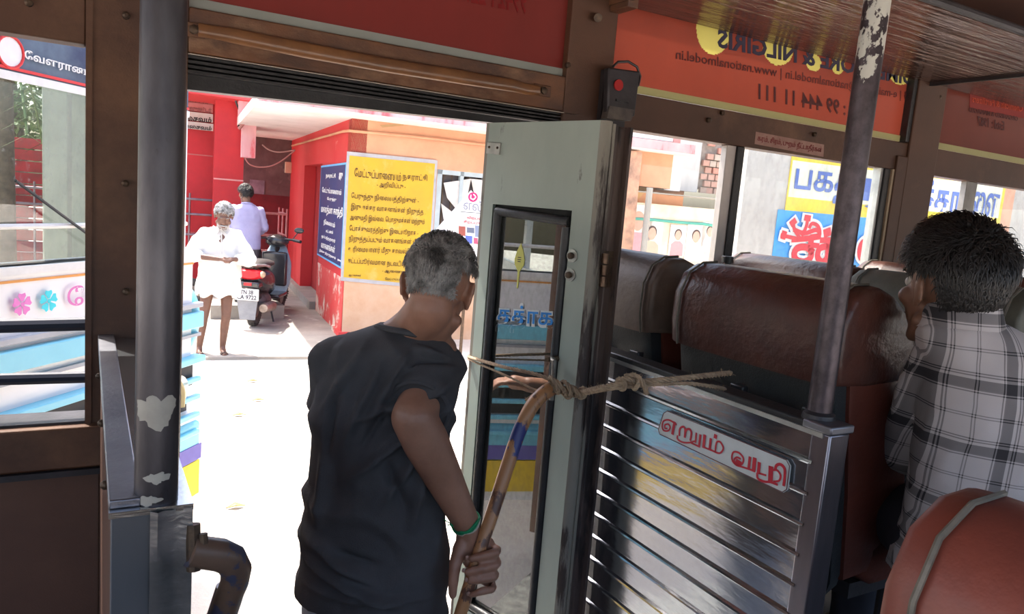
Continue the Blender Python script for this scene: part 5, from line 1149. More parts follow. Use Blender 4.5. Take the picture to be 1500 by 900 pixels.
# ------------------------------------------------------------------ 1. man in the dark T-shirt, stooping in the doorway
A1 = V((.60, 1.585, 0)); vaz = atan2(A1.y, A1.x); vn = V((cos(vaz), sin(vaz), 0)); vr = V((sin(vaz), -cos(vaz), 0))
def Q(x, y, k=0.0): return P(x, y, pl=(A1 + vn * k, vn))        # k metres behind (+) or before (-) his middle
man = thing('person', 'man seen from behind in charcoal T-shirt and pale jeans, gripping the rod in the doorway', 'person', (A1.x, A1.y, .40))
TEE = M('charcoal_cotton', (.074, .072, .076), (.054, .052, .056), s=6, rough=.85, bump=.35, bs=420, spec=.2)
JEAN = M('pale_denim', (.42, .46, .54), (.32, .36, .44), s=30, rough=.85, bump=.3, bs=300)
rows = [(484, 566, 628, .055), (494, 528, 650, .075), (508, 487, 664, .095), (530, 470, 668, .108), (560, 461, 668, .115), (600, 457, 664, .120), (650, 454, 660, .120), (700, 450, 656, .118), (760, 444, 655, .118), (820, 437, 655, .120), (848, 433, 653, .124), (872, 434, 652, .124)]
R = []
for y, x0, x1, dp in rows:
    a, b = Q(x0, y), Q(x1, y + (34 if y > 860 else 22 if y > 840 else 0)); c = (a + b) / 2; h = (b - a).length / 2; c.z = (a.z + b.z) / 2
    ax_ = (b - a).normalized(); R.append(oval(c + vn * (.02 if y > 500 else .03), ax_, vn, h, dp))
tb = MB().rings(R)
Sh = Q(640, 545, .03); El = Q(606, 612, -.13); Wr = Q(682, 764, -.06); 
sl_ = Sh.lerp(El, .78)
tb.ell(Sh + V((0, 0, .010)), .066).tube([Sh, Sh.lerp(El, .4), sl_], [.066, .070, .072], 20)
Sl = Q(492, 535, .03); ElL = Q(500, 640, .26); WrL = Q(560, 600, .42)
tb.limb([Sl, Sl.lerp(ElL, .5)], [.066, .062], 16)
def teef(p, n):
    q = p - A1; l_ = q.dot(vr); z = p.z
    o = 0
    # creases that run from the raised shoulder down across the back
    for a0, b0, a1, b1, w_, h_ in CRE:
        d_ = V((a1 - a0, b1 - b0)); t_ = max(0, min(1, ((l_ - a0) * d_.x + (z - b0) * d_.y) / d_.length_squared)); dd = sqrt((l_ - a0 - d_.x * t_) ** 2 + (z - b0 - d_.y * t_) ** 2)
        o += 3.0 * h_ * exp(-(dd / (w_ * .85)) ** 2) * sin(pi * min(1, max(0, t_ * .9 + .08)))
    back = max(0, -n.dot(vn))
    s_ = noise.noise(V((l_ * 9, q.dot(vn) * 6, z * 5))) * .009 + max(0, 1 - abs(noise.noise(V((l_ * 6 + z * 4, z * 6 - l_ * 3, 4)))) * 3.2) * .012
    return p + n * (o * (.3 + .7 * back) + s_)
def lz(x, y): q = Q(x, y); return ((q - A1).dot(vr), q.z)
CRE = []
for x0, y0, x1, y1, w_, h_ in ((655, 548, 520, 600, .010, .010), (660, 570, 500, 690, .012, .010), (640, 590, 560, 720, .011, .008), (540, 500, 470, 600, .012, .008), (560, 520, 505, 640, .010, .007), (600, 505, 545, 590, .010, .007), (625, 620, 600, 760, .014, .007), (445, 760, 560, 830, .014, .010), (440, 800, 600, 860, .012, .009), (450, 840, 640, 850, .010, .006),
                         (480, 640, 470, 760, .014, .008), (650, 640, 640, 800, .012, .007), (500, 560, 480, 660, .009, -.006), (580, 560, 530, 640, .010, -.007), (560, 640, 600, 740, .014, -.006), (470, 780, 560, 800, .012, -.007), (655, 520, 600, 500, .008, .007), (660, 535, 590, 530, .007, .006)):
    CRE.append((*lz(x0, y0), *lz(x1, y1), w_, h_))
shirt = obj('shirt', voxel(tb, .0065, 5, .5, teef, 'shirt'), TEE, man)
def ring_at(p, d, r, r2, mat, name, par, n=26):
    d = d.normalized(); a = d.orthogonal().normalized(); b = d.cross(a)
    return obj(name, MB().tube([p + (a * cos(2 * pi * i / n) + b * sin(2 * pi * i / n)) * r for i in range(n)], r2, 8, False, 1, True, d), mat, par)
ring_at(sl_ + (El - Sh).normalized() * .002, El - Sh, .0665, .0060, TEE, 'sleeve_hem', shirt)
# head turned to the right, seen from behind
H1 = Q(642, 424, .00); M1 = frame(radians(52), radians(16), radians(4)); kh = .93
bd = MB(); headmb(bd, M1, H1, kh)
NB = Q(592, 505, .03); bd.limb([H1 + M1 @ V((0, -.035, -.05)), Q(612, 478, .015), NB], [.052, .056, .070], 18); bd.limb([H1 + M1 @ V((0, .012, -.062)), Q(622, 492, .03), NB], [.050, .054, .06], 18)
bd.limb([Q(648, 512, .02), NB, Q(530, 510, .03)], [.035, .055, .035], 16)
# right arm: shoulder, elbow towards us, wrist; then the hand closed on the rod
bd.limb([Sh, Sh.lerp(El, .5), El, El.lerp(Wr, .22), El.lerp(Wr, .6), Wr], [.050, .054, .049, .051, .042, .0315], 20)
bd.ell(El.lerp(Sh, .15) - vn * .012, .043)
bd.limb([Sl, ElL, WrL], [.045, .038, .027], 16)
# rod first: the hand follows it
rp_ = [(817, 566), (800, 574), (783, 590), (770, 612), (757, 642), (740, 694), (722, 750), (705, 800), (690, 850), (676, 895), (655, 960), (630, 1040)]
rd = [.115, .10, .085, .07, .06, .03, .0, -.03, -.045, -.055, -.075, -.10]
RODP = cr_([Q(x, y, k - .055) for (x, y), k in zip(rp_, rd)], 4)
rodr = [.0185 - .0045 * i / (len(RODP) - 1) for i in range(len(RODP))]
def rod_at(y):
    best = min(range(len(RODP)), key=lambda i: abs(proj_y(RODP[i]) - y)); return RODP[best], (RODP[min(best + 1, len(RODP) - 1)] - RODP[max(best - 1, 0)]).normalized()
def proj_y(p):
    q = p - CAMP; return 450 - FPX * q.dot(cu) / q.dot(cf)
def Hp(x, y, k):                       # point k metres nearer to the camera than the rod's middle there
    p, d_ = rod_at(y); return P(x, y, pl=(p - vn * k, vn))
hb = MB()
hb.limb([Wr, Hp(688, 790, -.020)], [.0315, .027], 18)
# palm: behind the rod, broad
for (x, y, k, r_) in ((686, 800, -.022, .021), (700, 800, -.028, .020), (712, 798, -.030, .018), (690, 822, -.022, .018), (706, 826, -.030, .018), (716, 822, -.032, .015), (698, 846, -.026, .015), (710, 846, -.030, .013), (676, 806, -.012, .019)):
    hb.ell(Hp(x, y, k - .002), r_ * 1.16, None, 14, 10)
# fingers come round the right of the rod and close over its front, stacked down the rod
for (yr, yk, yt, xt, r_, kx) in ((803, 806, 819, 690, .0088, 0), (822, 824, 838, 684, .0090, 0), (838, 842, 852, 688, .0086, -3), (852, 860, 872, 690, .0078, -6)):
    hb.limb([Hp(716 + kx, yr, -.030), Hp(728 + kx, yk, -.016), Hp(726 + kx, yk + 4, .010), Hp(708 + kx, (yk + yt) / 2 + 2, .024), Hp(xt, yt, .019)], [r_ * 1.4, r_ * 1.28, r_ * 1.2, r_ * 1.15, r_ * .98], 14)
# thumb hangs down at the left of the palm
hb.limb([Hp(676, 800, -.012), Hp(667, 826, .0), Hp(664, 850, .004), Hp(663, 872, .002)], [.0185, .0150, .0125, .0100], 14)
for v_, f_ in ((hb.v, hb.f),): bd.add(v_, f_)
def hand5(mb, w, d, up, s=1, curl=.5, k=1.0):
    """palm and five fingers starting at wrist w, along d, palm facing -up"""
    d = d.normalized(); up = (up - d * up.dot(d)).normalized(); sd = d.cross(up) * s
    mb.limb([w, w + d * .05 * k], [.022 * k, .026 * k], 12)
    for i, (o_, L) in enumerate(((-.026, .9), (-.009, 1.0), (.009, .95), (.025, .78))):
        b = w + d * .075 * k + sd * o_ * k; mb.limb([w + d * .02 * k + sd * o_ * .5 * k, b], [.014 * k, .011 * k], 10)
        p1 = b + (d - up * curl * .5).normalized() * .033 * L * k; p2 = p1 + (d - up * curl * 1.6).normalized() * .024 * L * k; p3 = p2 + (d * .6 - up * curl * 2.4).normalized() * .018 * L * k
        mb.limb([b, p1, p2, p3], [.0095 * k, .0088 * k, .008 * k, .0065 * k], 10)
    b = w + d * .03 * k - sd * .024 * k; p1 = b + (d * .6 - sd * .8 - up * .2).normalized() * .035 * k; p2 = p1 + (d - sd * .25 - up * .4).normalized() * .028 * k
    mb.limb([w + d * .015 * k, b, p1, p2], [.015 * k, .014 * k, .011 * k, .008 * k], 10)
hand5(bd, WrL, V((.5, .8, .1)), V((0, 0, 1)))
bd.rings([oval(Q((430 + 652) / 2, 850) + vn * .02, vr, vn, .10, .07), oval(Q(541, 905) + vn * .02, vr, vn, .10, .07)])
body = obj('body', voxel(bd, .0052, 2, .5, None, 'body'), SKM, man)
for (x, y, k) in ((684, 817, .0275), (679, 836, .0275), (683, 850, .027), (686, 870, .026)): obj('fingernail', MB().ell(Hp(x, y, k - .004), (.0045, .003, .0055), None, 10, 8), M('nail', (.30, .17, .13), (.26, .14, .1), rough=.3), body)
for (x, y) in ((672, 764),):
    pass
wd_ = (Wr - El).normalized(); 
gbn = thing('wrist_thread', 'green thread bracelet knotted on the wrist of the man in the doorway', 'bracelet', Wr)
a_ = wd_.orthogonal().normalized(); b_ = wd_.cross(a_); wc = Wr - wd_ * .0
for j, mt_ in enumerate((flat('green_thread', (.01, .22, .09), .5), flat('green_thread', (.01, .22, .09), .5), M('pale_thread', (.5, .46, .38)))):
    obj('thread', MB().tube([wc + wd_ * (.004 * j + .003 * sin(i * .9 + j)) + (a_ * cos(2 * pi * i / 24) + b_ * sin(2 * pi * i / 24)) * .0335 for i in range(24)], .0026, 6, False, 1, True, wd_), mt_, gbn)
kt = wc - vr * .031 - vn * .014; obj('knot', MB().ell(kt, .0075, None, 10, 8).tube([kt, kt - cr * .012 + cu * .004, kt - cr * .02 + cu * .010], .0013, 5).tube([kt, kt - cr * .013 - cu * .004], .0013, 5), flat('green_thread', (.01, .22, .09), .5), gbn)
headparts(body, M1, H1, kh)
def cut1(d): return False if (abs(d.x) > .72 and d.z < .22 and d.y > -.62) else (d.z > -.55 + .25 * max(0, d.y)) if d.y < -.15 else (d.z > .28 + .25 * d.y if abs(d.x) < .80 or d.y > .1 else d.z > .02)
hairpart(body, M1, H1, kh, HAIRG, cut1, lambda d: (d.x * .3, -.4 + (1.4 if d.z > .55 else 0), -.8 if d.z < .5 else .3), n=9000, ln=.030, lift=.012, w=.0011, curl=.45, cap=.007, seed=3, ln_fn=lambda d: .35 + .75 * max(0, d.z + .25))
# collar band of the shirt
ring = []
for i in range(30):
    a = 2 * pi * i / 30; c = Q(597, 490, .025); ring.append(c + vr * .072 * cos(a) + vn * .070 * sin(a) + V((0, 0, -.012 * sin(a) + .010 * cos(a) * -1 + (.004 if sin(a) < 0 else 0))))
obj('collar', MB().tube(ring, .0075, 8, False, 1.0, True, (0, 0, 1)), TEE, shirt)
jb = MB(); hipc = Q(543, 880) + vn * .02; hipc.z = 1.18
jb.rings([oval(V((hipc.x, hipc.y, z_)), vr, vn, w_, d_) for z_, w_, d_ in ((1.235, .116, .084), (1.15, .130, .098), (1.05, .155, .115), (.98, .15, .11))])
for s_ in (-1, 1): jb.limb([V((hipc.x, hipc.y, 1.02)) + vr * .075 * s_, V((hipc.x, hipc.y, .80)) + vr * .085 * s_ + vn * .03, V((hipc.x, hipc.y, .50)) + vr * .09 * s_ - vn * .0], [.088, .072, .06], 16)
je = obj('jeans', voxel(jb, .010, 3, .5, folds(.006, (9, 9, 12), 2), 'jeans'), JEAN, man)
obj('waistband', MB().rings([oval(V((hipc.x, hipc.y, z_)), vr, vn, .121, .089) for z_ in (1.205, 1.24)]), JEAN, je)
for s_ in (-1, 1):
    c = V((hipc.x, hipc.y, .44)) + vr * .09 * s_; obj('shoe', MB().rings([[c + vn * (-.10 + .27 * t_) + vr * w_ * cos(a) + Zv * (max(-.04, h_ * sin(a)) ) for a in [2 * pi * j / 16 for j in range(16)]] for t_, w_, h_ in ((0, .02, .03), (.08, .04, .06), (.4, .04, .055), (.75, .048, .04), (.95, .035, .03), (1, .01, .01))]), BLACKR, man)

rod = thing('bent_rod', 'bent pipe with chipped orange-brown and blue paint, roped to the door', 'rod', RODP[-1])
m, t, b = nodes('chipped_rod'); v = coords(t, (1, 1, .45)); n1 = noi(t, v, 22, 6, .65); n2 = noi(t, coords(t, (1, 1, .5)), 30, 5, .6); g = t.nodes.new('ShaderNodeNewGeometry'); sp = t.nodes.new('ShaderNodeSeparateXYZ'); t.links.new(g.outputs['Position'], sp.inputs[0])
zb1_ = P(762, 640, pl=(A1, vn)).z
blue = mth(t, 'MULTIPLY', ramp(t, mth(t, 'ADD', n2, mth(t, 'MULTIPLY', mth(t, 'ABSOLUTE', mth(t, 'SUBTRACT', sp.outputs[2], zb1_)), -3.5)), .40, .43), 1.0)
c1 = mix(t, ramp(t, n1, .52, .56), (.40, .19, .08), (.12, .055, .035)); t.links.new(mix(t, blue, c1, (.03, .04, .17)), b.inputs['Base Color']); b.inputs['Roughness'].default_value = .4; bumpn(t, b, n1, .3, .002)
obj('pipe', MB().tube(RODP, rodr, 20), m, rod)
# rope: from the door's far edge over the rod's end to the seat handle
def strand(path, r, tw=160, k=3, fuzz=0, seed=0):
    pts = cr_(path, 8); mb = MB(); L = [0]
    for i in range(1, len(pts)): L.append(L[-1] + (pts[i] - pts[i - 1]).length)
    n_ = max(8, int(L[-1] / .004)); rs = []
    j = 0
    for i in range(n_ + 1):
        s_ = L[-1] * i / n_
        while j < len(L) - 2 and L[j + 1] < s_: j += 1
        rs.append(pts[j].lerp(pts[j + 1], min(1, (s_ - L[j]) / max(1e-6, L[j + 1] - L[j]))))
    for q in range(k):
        P_ = []
        for i, p in enumerate(rs):
            d_ = (rs[min(i + 1, n_)] - rs[max(i - 1, 0)]).normalized(); a_ = d_.cross(V((.3, .2, 1))).normalized(); b_ = d_.cross(a_); an = L[-1] * i / n_ * tw + 2 * pi * q / k
            P_.append(p + (a_ * cos(an) + b_ * sin(an)) * r * .52)
        mb.tube(P_, r * .56, 6)
    rnd = random.Random(seed)
    for _ in range(fuzz):
        p = rs[rnd.randrange(len(rs))]; d_ = V((rnd.gauss(0, 1), rnd.gauss(0, 1), rnd.gauss(0, 1))).normalized(); mb.tube([p + d_ * r * .6, p + d_ * r * (1.4 + rnd.random())], .0004, 3)
    return mb
ROPE = M('jute_rope', (.38, .28, .18), (.22, .15, .10), s=60, rough=.9, bump=.3)
rope = thing('jute_rope', 'frayed jute rope tied round the folding door and the rod, ending at the seat', 'rope', P(820, 570, d=1.7))
u0_, z0_ = U(686, 522)
E1 = LP(-.004, z0_, -.006); E1b = LP(-.010, z0_ - .004, .02); Kn = RODP[1] + V((0, 0, 0))
def RK_(x, y, k): return P(x, y, pl=(A1 + vn * k, vn))
obj('upper_line', strand([E1b, E1, P(735, 537, d=1.96), P(790, 550, d=1.84), RK_(822, 566, .03)], .0048, fuzz=60), ROPE, rope)
obj('lower_line', strand([E1b - V((0, 0, .006)), E1 - V((0, 0, .008)), P(745, 552, d=1.95), P(786, 572, d=1.83), RK_(818, 574, .03)], .0030, fuzz=40), ROPE, rope)
obj('main_line', strand([RK_(822, 568, .02), RK_(850, 574, .0), P(885, 567, d=1.62), P(930, 560, d=1.60), P(985, 556, d=1.60), P(1030, 551, d=1.64), P(1070, 547, d=1.72)], .0062, fuzz=220, seed=4), ROPE, rope)
obj('main_line', strand([RK_(824, 575, .02), RK_(852, 577, -.004), P(887, 571, d=1.62), P(930, 566, d=1.60), P(1000, 562, d=1.60), P(1040, 566, d=1.64), P(1062, 570, d=1.72)], .0042, fuzz=160, seed=5), ROPE, rope)
kn = MB()
def loopk(c, R, r, ax, fz=10): return strand([c + (ax.orthogonal().normalized() * cos(a) + ax.normalized().cross(ax.orthogonal().normalized()) * sin(a)) * R for a in [2 * pi * i / 12 for i in range(14)]], r, fuzz=fz)
for (x, y, k, R_, ax) in ((812, 564, .02, .021, V((.9, -.2, .5))), (820, 568, .015, .022, V((.8, -.1, .7))), (829, 571, .01, .020, V((1, 0, .3))), (838, 573, .005, .015, V((.9, .2, .6))), (846, 574, .0, .014, V((.7, -.3, .9))), (853, 576, -.002, .012, V((1, .1, -.4)))):
    q = loopk(RK_(x, y, k), R_, .0055, ax); kn.add(q.v, q.f)
obj('wrapped_knot', kn, ROPE, rope); kn = MB()
for (x, y, d_, R_, ax) in ((910, 563, 1.60, .012, V((1, .2, .3))), (920, 558, 1.595, .014, V((.4, .3, 1))), (932, 562, 1.59, .012, V((1, -.4, -.3)))):
    q = loopk(P(x, y, d=d_), R_, .0052, ax); kn.add(q.v, q.f)
q = strand([P(915, 552, d=1.59), P(930, 550, d=1.585), P(941, 560, d=1.58), P(948, 578, d=1.58)], .0055, fuzz=50); kn.add(q.v, q.f)
obj('overhand_knot', kn, ROPE, rope)
obj('loose_end', strand([RK_(818, 570, .03), P(790, 575, d=1.86), P(770, 587, d=1.88)], .0042, fuzz=20), ROPE, rope)

# ------------------------------------------------------------------ 2. young man in the checked shirt, seated beyond the partition
ym = thing('person', 'seated young man with thick black hair in a black and white checked shirt', 'person', (1.62, .86, FLOOR))
B2 = P(1425, 560, d=1.66); b2az = radians(52); f2 = V((cos(b2az), sin(b2az), 0)); s2_ = V((sin(b2az), -cos(b2az), 0))
H2 = P(1392, 425, d=1.60) ; M2 = frame(radians(73), radians(4), 0); k2 = 1.04
base2 = V((P(1502, 520, d=1.57).x, P(1502, 520, d=1.57).y, 0))
def Y2(l, k, z): return base2 + s2_ * l + f2 * k + Zv * z
zs = P(1400, 470, d=1.64).z
cb_ = MB(); RR = []
for dz, w_, d_, k in ((.012, .060, .060, .0), (-.012, .105, .075, -.005), (-.045, .165, .095, -.01), (-.10, .192, .112, -.015), (-.20, .195, .122, -.02), (-.32, .185, .120, -.01), (-.45, .180, .120, .01), (-.58, .185, .13, .03)):
    RR.append(oval(Y2(-.135 if dz > 0 else (-.115 if dz > -.03 else (-.05 if dz > -.06 else 0)), k, zs + dz), s2_, f2, w_, d_))
cb_.rings(RR)
ARM = {1: ((.165, -.005), (.205, .03), (.205, .10), (.205, .11), (.12, .30)), -1: ((-.150, .02), (-.150, .09), (-.140, .17), (-.140, .18), (-.09, .36))}
for s_ in (-1, 1): a_ = ARM[s_]; cb_.limb([Y2(*a_[0], zs - .085), Y2(*a_[1], zs - .20), Y2(*a_[2], zs - .33)], [.062, .060, .058], 16)
m, t, b = nodes('checked_cotton'); v = coords(t); mp = t.nodes.new('ShaderNodeMapping'); mp.vector_type = 'POINT'; mp.inputs[2].default_value = (0, 0, -(b2az - pi / 2)); t.links.new(v, mp.inputs[0])
sp = t.nodes.new('ShaderNodeSeparateXYZ'); t.links.new(mp.outputs[0], sp.inputs[0])
def stripes(co, per, bands):
    f = mth(t, 'FRACT', mth(t, 'ADD', mth(t, 'DIVIDE', co, per), 20.0)); tot = None
    for c_, h_, st_ in bands:
        s_ = mth(t, 'MULTIPLY', mth(t, 'LESS_THAN', mth(t, 'ABSOLUTE', mth(t, 'SUBTRACT', f, c_)), h_), st_); tot = s_ if tot is None else mth(t, 'MAXIMUM', tot, s_)
    return tot
bands = ((.30, .075, .78), (.18, .010, .7), (.22, .010, .7), (.43, .010, .7), (.47, .010, .7), (.80, .008, .6), (.84, .008, .6))
gx = stripes(sp.outputs[0], .120, bands); gz = stripes(sp.outputs[2], .130, bands)
fac = mth(t, 'MINIMUM', mth(t, 'ADD', mth(t, 'MULTIPLY', gx, .8), mth(t, 'MULTIPLY', gz, .8)), .97)
t.links.new(mix(t, fac, (.50, .45, .44), (.015, .013, .017)), b.inputs['Base Color']); b.inputs['Roughness'].default_value = .85; bumpn(t, b, noi(t, v, 300, 3), .2, .002)
sh2 = obj('shirt', voxel(cb_, .0075, 4, .5, folds(.007, (8, 8, 7), 5), 'shirt'), m, ym)
cl = MB(); nn = 30
for z_, r1, r2 in ((-.012, .072, .078), (.022, .062, .066)): pass
crg = [[Y2(-.135 + .066 * cos(a) * f_, .066 * sin(a) * f_ + .004, zs + dz + .012 * -sin(a)) for a in [2 * pi * i / nn for i in range(nn)]] for dz, f_ in ((-.014, 1.32), (.018, 1.16), (.044, 1.04), (.040, .97), (.005, .95))]
obj('collar', MB().rings(crg, False), m, sh2)
yb_ = MB(); headmb(yb_, M2, H2, k2); yb_.limb([H2 + M2 @ V((0, -.03, -.06)), Y2(-.135, .01, zs + .02), Y2(-.10, .0, zs - .08)], [.050, .050, .050], 18)
for s_ in (-1, 1):
    a_ = ARM[s_]; e_2 = Y2(*a_[3], zs - .35); w_2 = Y2(*a_[4], zs - .40); yb_.limb([Y2(*a_[1], zs - .22), e_2, w_2], [.038, .038, .027], 14); hand5(yb_, w_2, V((f2.x, f2.y, -.3)), Zv, s_)
yb_.limb([Y2(0, 0, zs - .1), Y2(0, 0, zs - .5)], [.09, .1], 16)
by = obj('body', voxel(yb_, .0065, 2, .5, None, 'body'), SKY_, ym); headparts(by, M2, H2, k2)
def cut2(d): return (d.z > -.66) if d.y < -.35 else (d.z > -.10 if d.y < .05 and abs(d.x) < .86 else (d.z > .10 if d.y < .25 else d.z > .38))
hairpart(by, M2, H2, k2, HAIRB, cut2, lambda d: (d.x * .2, -.3 + 2.2 * max(0, min(1, (d.z + d.y * .6 - .1) * 1.6)), -.9 + 1.2 * max(0, min(1, (d.z + d.y * .6) * 1.4))), n=12000, ln=.046, lift=.018, w=.0013, curl=.5, cap=.009, seed=9, ln_fn=lambda d: .35 + .9 * max(0, d.z + .15))
pj = MB()
for s_ in (-1, 1): pj.limb([Y2(.09 * s_, .02, FLOOR + .55), Y2(.11 * s_, .42, FLOOR + .53), Y2(.11 * s_, .44, FLOOR + .10)], [.095, .075, .055], 16)
obj('trousers', voxel(pj, .012, 3, .5, folds(.006), 'trousers'), M('dark_trousers', (.03, .03, .04), rough=.8), ym)
for s_ in (-1, 1): obj('shoe', MB().ell(Y2(.11 * s_, .50, FLOOR + .045), (.05, .12, .045), Matrix.Rotation(b2az - pi / 2, 3, 'Z')), BLACKR, ym)

# ------------------------------------------------------------------ 3. old man outside, looking down at his hands
WC = M('white_cotton', (.60, .59, .57), (.54, .53, .51), s=4, rough=.9, bump=.2, bs=200)
g0_ = P(318, 521, Z=0); om = thing('person', 'old man in white shirt and folded white dhoti, looking down at his hands', 'person', g0_, radians(178))
def oo(name, mbm, mat, par=om, **k): return obj(name, mbm, mat, par, local=True, **k)
X_, Y_ = V((1, 0, 0)), V((0, 1, 0))
ob_ = MB(); H3 = V((-.02, .10, 1.575)); M3 = Matrix.Rotation(radians(-34), 3, 'X') @ Matrix.Rotation(radians(-4), 3, 'Z'); headmb(ob_, M3, H3, 1.14)
ob_.limb([H3 + M3 @ V((0, -.04, -.05)), V((0, .0, 1.43)), V((0, -.01, 1.36))], [.05, .052, .07], 14)
LEGS = (((.115, .0, .78), (.155, .05, .46), (.185, -.02, .10), (.19, .0, .05)), ((-.085, .0, .78), (-.075, .06, .46), (-.055, .0, .10), (-.06, .02, .05)))
for hp_, kn_, an_, _ in LEGS: ob_.limb([V(hp_), V(kn_), V(kn_) + (V(an_) - V(kn_)) * .35 + V((0, -.015, 0)), V(an_)], [.075, .050, .048, .032], 14)
for s_, (hp_, kn_, an_, ft) in zip((1, -1), LEGS):
    c = V(ft); ob_.limb([V(an_), c + V((0, .02, -.005)), c + V((.0, .13, -.02))], [.032, .034, .026], 12)
    for q in range(5): ob_.limb([c + V((0, .12, -.02)), c + V((-.035 * s_ + .0165 * q * s_, .185 - abs(q - 1) * .010, -.028))], [.014, .011 if q else .013], 8)
hands = V((-.045, .30, 1.12))
for s_, el in ((1, V((.315, .06, 1.13))), (-1, V((-.30, .08, 1.10)))):
    sh_ = V((.165 * s_, -.01, 1.36)); w_ = hands + V((.085 * s_, -.03, .0)); ob_.limb([sh_, el, w_], [.05, .040, .026], 12); hand5(ob_, w_, hands - w_ + V((0, .02, .0)), V((0, .4, 1)), s_, .55, .95)
ob_.limb([V((0, 0, .8)), V((0, 0, 1.3))], [.1, .12], 12)
bo3 = oo('body', voxel(ob_, .0075, 2, .5, None, 'body'), SKO)
def hp3(fn, *a, **k): pass
FRs = FR[bo3]; FR[bo3] = Matrix.Identity(4)
headparts(bo3, M3, H3, 1.14, HAIRG, False)
SILVER = M('silver_hair', (.42, .41, .40), (.10, .095, .09), s=26, rough=.5, lo=.4, hi=.6)
def cut3(d): return (d.z > -.45) if d.y < -.1 else (d.z > .30 + .3 * max(0, d.y) if abs(d.x) < .8 else d.z > .0)
hairpart(bo3, M3, H3, 1.14, SILVER, cut3, lambda d: (d.x, -.6, -.3), n=1800, ln=.035, lift=.010, w=.0022, curl=.3, cap=.008, seed=11)
T3 = lambda p: H3 + M3 @ (V(p) * 1.14)
obj('moustache', MB().tube([T3((-.034, .088, -.052)), T3((-.015, .106, -.044)), T3((0, .110, -.042)), T3((.015, .106, -.044)), T3((.034, .088, -.052))], [.004, .0085, .008, .0085, .004], 8), SILVER, bo3)
rb = MB()
for _ in range(500):
    a = random.uniform(-1.2, 1.2); z_ = random.uniform(-.115, -.055); p = T3((.056 * sin(a), .02 + .062 * cos(a) + (.01 if abs(a) < .4 else 0), z_)); rb.tube([p, p + M3 @ V((sin(a) * .006, cos(a) * .006, -.005))], .0011, 3)
obj('stubble', rb, flat('white_stubble', (.6, .58, .56)), bo3, smooth=0, kind='stuff')
FR[bo3] = FRs
s3m = MB(); s3m.rings([oval(V((0, y_, z_)), X_, Y_, w_, d_) for z_, w_, d_, y_ in ((1.445, .065, .06, .0), (1.42, .12, .08, -.005), (1.37, .20, .10, -.01), (1.28, .205, .115, 0), (1.15, .205, .125, .01), (1.0, .215, .135, .01), (.90, .225, .14, .01))])
for s_, el in ((1, V((.315, .06, 1.13))), (-1, V((-.30, .08, 1.10)))):
    sh_ = V((.165 * s_, -.01, 1.35)); w_ = hands + V((.085 * s_, -.03, .0)); s3m.limb([sh_, sh_.lerp(el, .6), el, el.lerp(w_, .28 if s_ > 0 else .75)], [.075, .080, .078, .062 if s_ > 0 else .058], 14)
sh3 = oo('shirt', voxel(s3m, .011, 3, .5, folds(.012, (7, 7, 6), 8), 'shirt'), WC)
FRs = FR[sh3]; FR[sh3] = Matrix.Identity(4)
for s_ in (-1, 1): obj('collar_flap', MB().hexa([V((.02 * s_, .085, 1.40)), V((.075 * s_, .02, 1.455)), V((.10 * s_, .05, 1.42)), V((.055 * s_, .105, 1.37))], [V((.02 * s_, .092, 1.405)), V((.075 * s_, .027, 1.463)), V((.105 * s_, .058, 1.425)), V((.055 * s_, .113, 1.375))]), WC, sh3)
obj('placket', MB().tube([V((0, .098, 1.39)), V((0, .128, 1.28)), V((0, .14, 1.16))], .006, 6), WC, sh3)
FR[sh3] = FRs
dh = MB(); dh.rings([[V(((w_ + fl_ * sin(a * 9 + z_ * 3)) * cos(a), .01 + (d_ + fl_ * sin(a * 9 + z_ * 3)) * sin(a), z_ + (hem * sin(a * 7)))) for a in [2 * pi * j / 90 for j in range(90)]] for z_, w_, d_, fl_, hem in ((1.02, .175, .13, .0, 0), (.95, .20, .15, .004, 0), (.86, .225, .165, .010, 0), (.78, .235, .175, .016, .008), (.70, .225, .175, .020, .022), (.69, .20, .155, .020, .022), (.76, .19, .14, .014, 0), (.98, .15, .11, 0, 0))])
oo('dhoti', dh, WC)
oo('cloth_bundle', MB().ell(hands + V((-.05, .03, -.09)), (.045, .03, .07)), M('grey_cloth', (.6, .58, .55), (.5, .48, .46)))
for s_, (hp_, kn_, an_, ft) in zip((1, -1), LEGS):
    c = V(ft); sole = [(c.x + x * s_, c.y + y) for x, y in ((-.045, .20), (.0, .215), (.04, .18), (.045, .10), (.03, 0), (.03, -.06), (-.03, -.06), (-.035, .02), (-.05, .12))]
    so_ = oo('sandal', MB().rings([[V((x, y, 0)) for x, y in sole], [V((x, y, .022)) for x, y in sole]]), M('sandal_brown', (.13, .08, .06), (.08, .05, .04)))
    FRs = FR[so_]; FR[so_] = Matrix.Identity(4)
    for y0 in (.06, .11): obj('strap', MB().tube([V((c.x - .045, c.y + y0, .02)), V((c.x - .02, c.y + y0 + .01, .058)), V((c.x + .02, c.y + y0 + .01, .058)), V((c.x + .045, c.y + y0, .02))], .010, 6, flat=.5), M('sandal_brown', (.13, .08, .06)), so_)
    FR[so_] = FRs

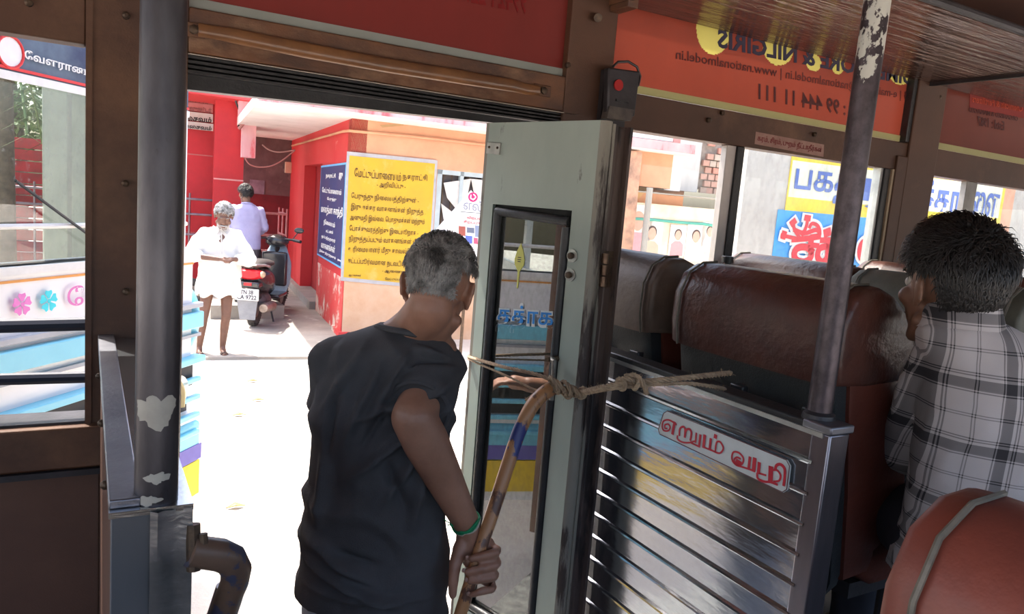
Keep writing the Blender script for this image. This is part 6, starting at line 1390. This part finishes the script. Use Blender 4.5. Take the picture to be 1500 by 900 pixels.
# ------------------------------------------------------------------ 4. man in the lavender shirt, back to us
lvp = P(362, 300, d=10.7); lz_ = .23
lm = thing('person', 'man in a lavender shirt with black hair, back turned, beyond the scooter', 'person', (lvp.x, lvp.y, lz_), radians(60 + 20) - pi / 2)
struct('trim_3', MB().box(lvp.x - .5, lvp.x + .5, lvp.y - .35, lvp.y + .6, .03, lz_), CEMENT, label='low cement step under the man in the lavender shirt')
def ll(name, mbm, mat, par=lm, **k): return obj(name, mbm, mat, par, local=True, **k)
lb = MB(); H4 = V((-.03, .04, 1.56)); M4 = Matrix.Rotation(radians(30), 3, 'Z') @ Matrix.Rotation(radians(-12), 3, 'X'); headmb(lb, M4, H4)
lb.limb([H4 + M4 @ V((0, -.03, -.05)), V((0, 0, 1.42)), V((0, 0, 1.34))], [.05, .052, .07], 14)
for s_ in (-1, 1): 
    el = V((.25 * s_, .06, 1.08)); w_ = V((.17 * s_, .26, 1.0)); lb.limb([V((.18 * s_, 0, 1.34)), el, w_], [.05, .04, .026], 12); hand5(lb, w_, V((-.2 * s_, 1, 0)), Zv, s_)
bl4 = ll('body', voxel(lb, .009, 2, .5, None, 'body'), SKY_)
FRs = FR[bl4]; FR[bl4] = Matrix.Identity(4)
headparts(bl4, M4, H4); hairpart(bl4, M4, H4, 1.0, HAIRB, cut2, lambda d: (d.x * .4, 1.0 if d.z > .5 else -.3, -.7), n=1800, ln=.045, lift=.018, w=.0022, curl=.3, cap=.012, seed=21)
FR[bl4] = FRs
s4 = MB(); s4.rings([oval(V((0, y_, z_)), X_, Y_, w_, d_) for z_, w_, d_, y_ in ((1.425, .065, .06, .0), (1.40, .12, .08, -.005), (1.35, .19, .10, -.01), (1.25, .20, .115, 0), (1.05, .195, .12, .0), (.85, .20, .13, .0), (.78, .20, .13, .0))])
for s_ in (-1, 1): s4.limb([V((.175 * s_, 0, 1.33)), V((.25 * s_, .06, 1.09)), V((.19 * s_, .22, 1.02))], [.068, .062, .05], 12)
LAV = M('lavender_cotton', (.42, .40, .62), (.34, .33, .54), s=4, rough=.85); sh4 = ll('shirt', voxel(s4, .011, 3, .5, folds(.010, (7, 7, 6), 18), 'shirt'), LAV)
FRs = FR[sh4]; FR[sh4] = Matrix.Identity(4); obj('collar', MB().torus((0, .0, 1.425), .062, .014, (0, .15, 1), 22, 8, 1.6), LAV, sh4); FR[sh4] = FRs
t4 = MB()
for s_ in (-1, 1): t4.limb([V((.09 * s_, 0, .84)), V((.10 * s_, .01, .46)), V((.10 * s_, 0, .08))], [.10, .075, .055], 14)
ll('trousers', voxel(t4, .012, 3, .5, folds(.006), 'trousers'), M('grey_trousers', (.10, .10, .11), rough=.85))
for s_ in (-1, 1): ll('shoe', MB().ell((.10 * s_, .06, .04), (.045, .12, .04)), BLACKR)
